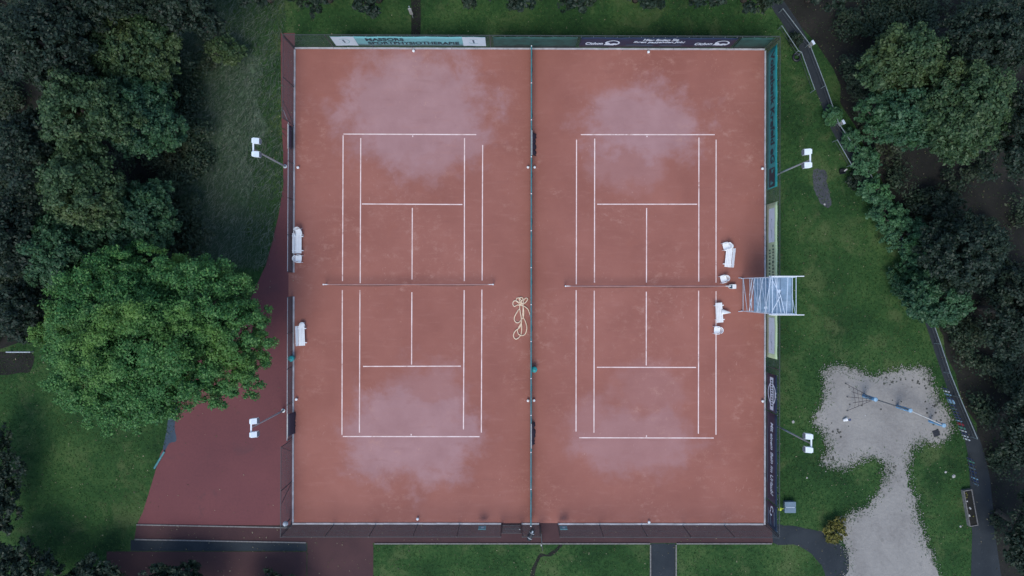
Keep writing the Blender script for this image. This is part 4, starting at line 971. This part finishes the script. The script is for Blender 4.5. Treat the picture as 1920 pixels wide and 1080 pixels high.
for px, py, l in ((1517, 86, 'pale junction box at the bend of the upper railing'), (1573, 233, 'pale junction box on the railing above the bush gap')):
    t = thing('junction_box', l, 'box', P(px, py), R(-60), 'pale boxes on the railing'); MB().box((0, 0, .45), (.32, .14, .9)).build('case', M['wood_pale'], t, bevel=.01); MB().box((0, 0, .92), (.36, .18, .04)).build('lid', M['alu'], t)
t = thing('tyre', 'dark round tyre lying on the lawn beside the upper railing', 'tyre', P(1493, 108), 0)
ring = [(math.cos(R(15 * k)) * .27, math.sin(R(15 * k)) * .27, .1) for k in range(24)]
MB().path(ring, .1, 8, True).build('tread', M['black'], t, True)
t = thing('crate', 'dark crate with a pale board beside the bush gap', 'crate', P(1578, 322), R(10))
for s in (-1, 1): MB().box((s * .19, 0, .15), (.02, .36, .3)).build('side', M['black'], t); MB().box((0, s * .18, .15), (.36, .02, .3)).build('side', M['black'], t)
MB().box((0, 0, .03), (.36, .34, .02)).build('floor', M['black'], t); MB().box((.2, .05, .33), (.28, .1, .02), R(25)).build('board', M['wood_pale'], t)
t = thing('storage_box', 'grey blue storage box with lid seam on the lawn near the lower right fence', 'box', P(1477.5, 948), 0)
MB().box((0, 0, .25), (.82, .82, .5)).build('body', M['box_grey'], t, bevel=.04); MB().box((0, .22, .525), (.88, .43, .05)).build('lid', M['box_grey'], t, bevel=.02); MB().box((0, -.22, .525), (.88, .43, .05)).build('lid', M['box_grey'], t, bevel=.02)
MB().box((0, 0, .545), (.7, .03, .03)).build('hinge', M['ink_white'], t)
t = thing('ball_ornament', 'lime yellow ball with pointed tip beside the lower right fence', 'ornament', P(1456.5, 949.5), R(8))
MB().tube((0, 0, 0), (0, 0, .6), .02, n=6).build('stake', M['dark_metal'], t); MB().lathe([(.02, .58), (.12, .63), (.165, .74), (.12, .86), (.02, .90)], n=14).build('ball', M['yellow'], t, True); MB().tube((.12, 0, .76), (.32, .01, .80), .05, .01, 8).build('tip', M['yellow'], t)
t = thing('planter', 'long weathered wooden planter with pale leaves at the right path', 'planter', P(1815, 950), R(10))
for s in (-1, 1): MB().box((s * .31, 0, .22), (.05, 2.75, .44)).build('plank', M['wood_grey'], t); MB().box((0, s * 1.40, .22), (.67, .05, .44)).build('plank', M['wood_grey'], t)
MB().box((0, 0, .18), (.57, 2.74, .36)).build('soil', M['soil'], t)
rs = random.Random(8)
for i in range(10):
    MB().lathe([(.02, 0), (.07, .02), (.05, .05), (.01, .06)], n=6).build('leaf_clump', M['stone' if i % 3 else 'leaf_yellow'], t).location = (rs.uniform(-.22, .1), rs.uniform(-1.2, 1.3), .36)
t = thing('signpost', 'white panelled signpost at the top picture edge', 'signpost', P(774.5, 33))
MB().tube((0, 0, 0), (0, 0, 2.6), .04, n=8).build('post', M['galv'], t); MB().box((0, -.06, 1.6), (.24, .05, 1.3)).build('panel', M['wood_pale'], t)
t = thing('barrier', 'pale horizontal barrier rail at the left picture edge', 'barrier', P(20, 659))
MB().tube((0, 0, .6), (1.9, 0, .6), .05, n=8).build('rail', M['galv'], t)
for x in (.1, 1.8): MB().tube((x, 0, 0), (x, 0, .62), .05, n=8).build('post', M['galv'], t)
t = thing('edge_board', 'green tube edging beside the slab path at the forecourt', 'edging', P(309, 846))
e1 = P(290, 878) - P(309, 846); MB().tube((0, 0, .08), e1 + Vector((0, 0, .08)), .08, n=8).build('tube', M['green_metal'], t); MB().tube((0, 0, .0), (0, 0, .2), .03, n=6).build('stake', M['dark_metal'], t)
# walkway edging
def edging(label, x0, y0, x1, y1, mat='wood_pale', wd=.09, h=.1):
    a = P(x0, y0); b = P(x1, y1); dv = b - a; t = bpy.data.objects.new('edging', None); col.objects.link(t); t.location = a; tag(t, label, 'edging', 'edging boards of the walkway', 'structure')
    n = max(1, round(dv.length / 2.5)); u = dv / n
    for i in range(n): MB().box(u * (i + .5) + Vector((0, 0, h / 2)), (u.length - .02, wd, h), math.atan2(dv.y, dv.x)).build('board', M[mat], t)
edging('edging board between forecourt and lower walkway', 256, 983.5, 545, 989, 'wood_grey'); edging('edging board below the left walkway', 253, 1011, 574, 1017, 'wood_grey')
edging('edging board between walkway and bottom lawn, left part', 702, 1019, 1219, 1019, 'wood_grey'); edging('edging board between walkway and bottom lawn, right part', 1268, 1019, 1447, 1019, 'wood_grey')
edging('left edging of the bottom asphalt path', 1219.5, 1021, 1219.5, 1150, 'wood_grey'); edging('right edging of the bottom asphalt path', 1267.5, 1021, 1267.5, 1150, 'wood_grey')

# ------------------------------------------------------------------ grass
def inside(poly, x, y):
    r = np.zeros(len(x), bool); j = len(poly) - 1
    for i in range(len(poly)):
        xi, yi = poly[i]; xj, yj = poly[j]
        c = ((yi > y) != (yj > y)); 
        with np.errstate(divide='ignore', invalid='ignore'): r ^= c & (x < (xj - xi) * (y - yi) / (yj - yi) + xi)
        j = i
    return r
def blades(rs, x, y, hgt, wid, lean, ldir=None):
    n = len(x); a = rs.uniform(0, 6.283, n) ; la = a if ldir is None else rs.normal(ldir, .5, n)
    base = np.stack([x, y, np.full(n, .0)], 1); s = np.stack([-np.sin(la), np.cos(la), np.zeros(n)], 1) * (wid * rs.uniform(.6, 1.4, n))[:, None]
    h = hgt * rs.uniform(.5, 1.3, n); l = lean * h * rs.uniform(.4, 1.3, n)
    tip = base + np.stack([np.cos(la) * l, np.sin(la) * l, h], 1)
    return np.stack([base - s, base + s, tip], 1).reshape(-1, 3)
rs = np.random.default_rng(21)
x0, y0 = P(-40, 1110).xy; x1, y1 = P(1960, -30).xy
N = 260000; x = rs.uniform(x0, x1, N); y = rs.uniform(y0, y1, N)
ok = np.ones(N, bool)
for pl in SOLID: ok &= ~inside(pl, x, y)
cx0, cy0 = P(527, 1018).xy; cx1, cy1 = P(1448, 66).xy
soilm = inside(SOIL_R, x, y) | inside(SOIL_L, x, y)
ok &= ~(soilm & (rs.uniform(size=N) < .8))
x, y = x[ok], y[ok]
dm = inside(DRY, x, y)
g1 = blades(rs, x[~dm], y[~dm], .10, .022, 1.1); tag(fast_mesh('grass', g1, 3, M['blade']), 'short green grass of the lawns', 'grass', kind='stuff')
N = 42000; bx0, by0 = P(300, 500).xy; bx1, by1 = P(535, -50).xy; x = rs.uniform(bx0, bx1, N); y = rs.uniform(by0, by1, N)
ok = ~inside(FORE, x, y) & ~inside(COURT, x, y); xr = (x - bx0) / (bx1 - bx0); ok &= rs.uniform(size=N) < np.clip(1.25 - xr * .9, 0, 1)
x, y = x[ok], y[ok]
tag(fast_mesh('meadow_grass', blades(rs, x, y, .30, .022, 1.9, R(255)), 3, M['blade_dry']), 'tall dull meadow grass between the left wood and the courts', 'grass', kind='stuff')
# ragged tufts along the sand rim
pl = np.array(SAND); k = rs.integers(0, len(pl), 9000); dens = .5 + .5 * np.sin(k * .37) * np.sin(k * .111 + 1); k = k[rs.uniform(size=9000) < dens]; x = pl[k, 0] + rs.normal(0, .34, len(k)); y = pl[k, 1] + rs.normal(0, .34, len(k))
tag(fast_mesh('rim_grass', blades(rs, x, y, .11, .022, 1.6), 3, M['blade']), 'ragged grass along the rim of the sandpit', 'grass', kind='stuff')

# fallen leaves: fine flecks on lawns, walkway and forecourt
N = 6500; x = rs.uniform(x0, x1, N); y = rs.uniform(y0, y1, N); ok = ~inside(COURT, x, y) & ~inside(SAND, x, y)
fo = inside(FORE, x, y); ok &= ~(fo & (rs.uniform(size=N) < .75)); x, y = x[ok], y[ok]
p = np.stack([x, y, np.full(len(x), .05)], 1); nm = rs.normal(0, .25, (len(x), 3)) + np.array([0, 0, 1.0]); nm /= np.linalg.norm(nm, axis=1, keepdims=True)
tag(fast_mesh('fallen_leaves', leaf_quads(rs, p, nm, .055), 4, M['leaf_fallen']), 'pale fallen leaves scattered over the lawns', 'leaves', kind='stuff')

# loose sand thrown over the turf round the pit
k = rs.integers(0, len(pl), 4200); x = pl[k, 0] + rs.normal(0, .19, len(k)); y = pl[k, 1] + rs.normal(0, .19, len(k)); ok = ~inside(SAND, x, y); x, y = x[ok], y[ok]
p = np.stack([x, y, np.full(len(x), .07)], 1); nm = rs.normal(0, .12, (len(x), 3)) + np.array([0, 0, 1.0]); nm /= np.linalg.norm(nm, axis=1, keepdims=True)
tag(fast_mesh('loose_sand', leaf_quads(rs, p, nm, .042, .8), 4, M['sand']), 'loose sand spilled over the turf round the sandpit', 'sand', kind='stuff')
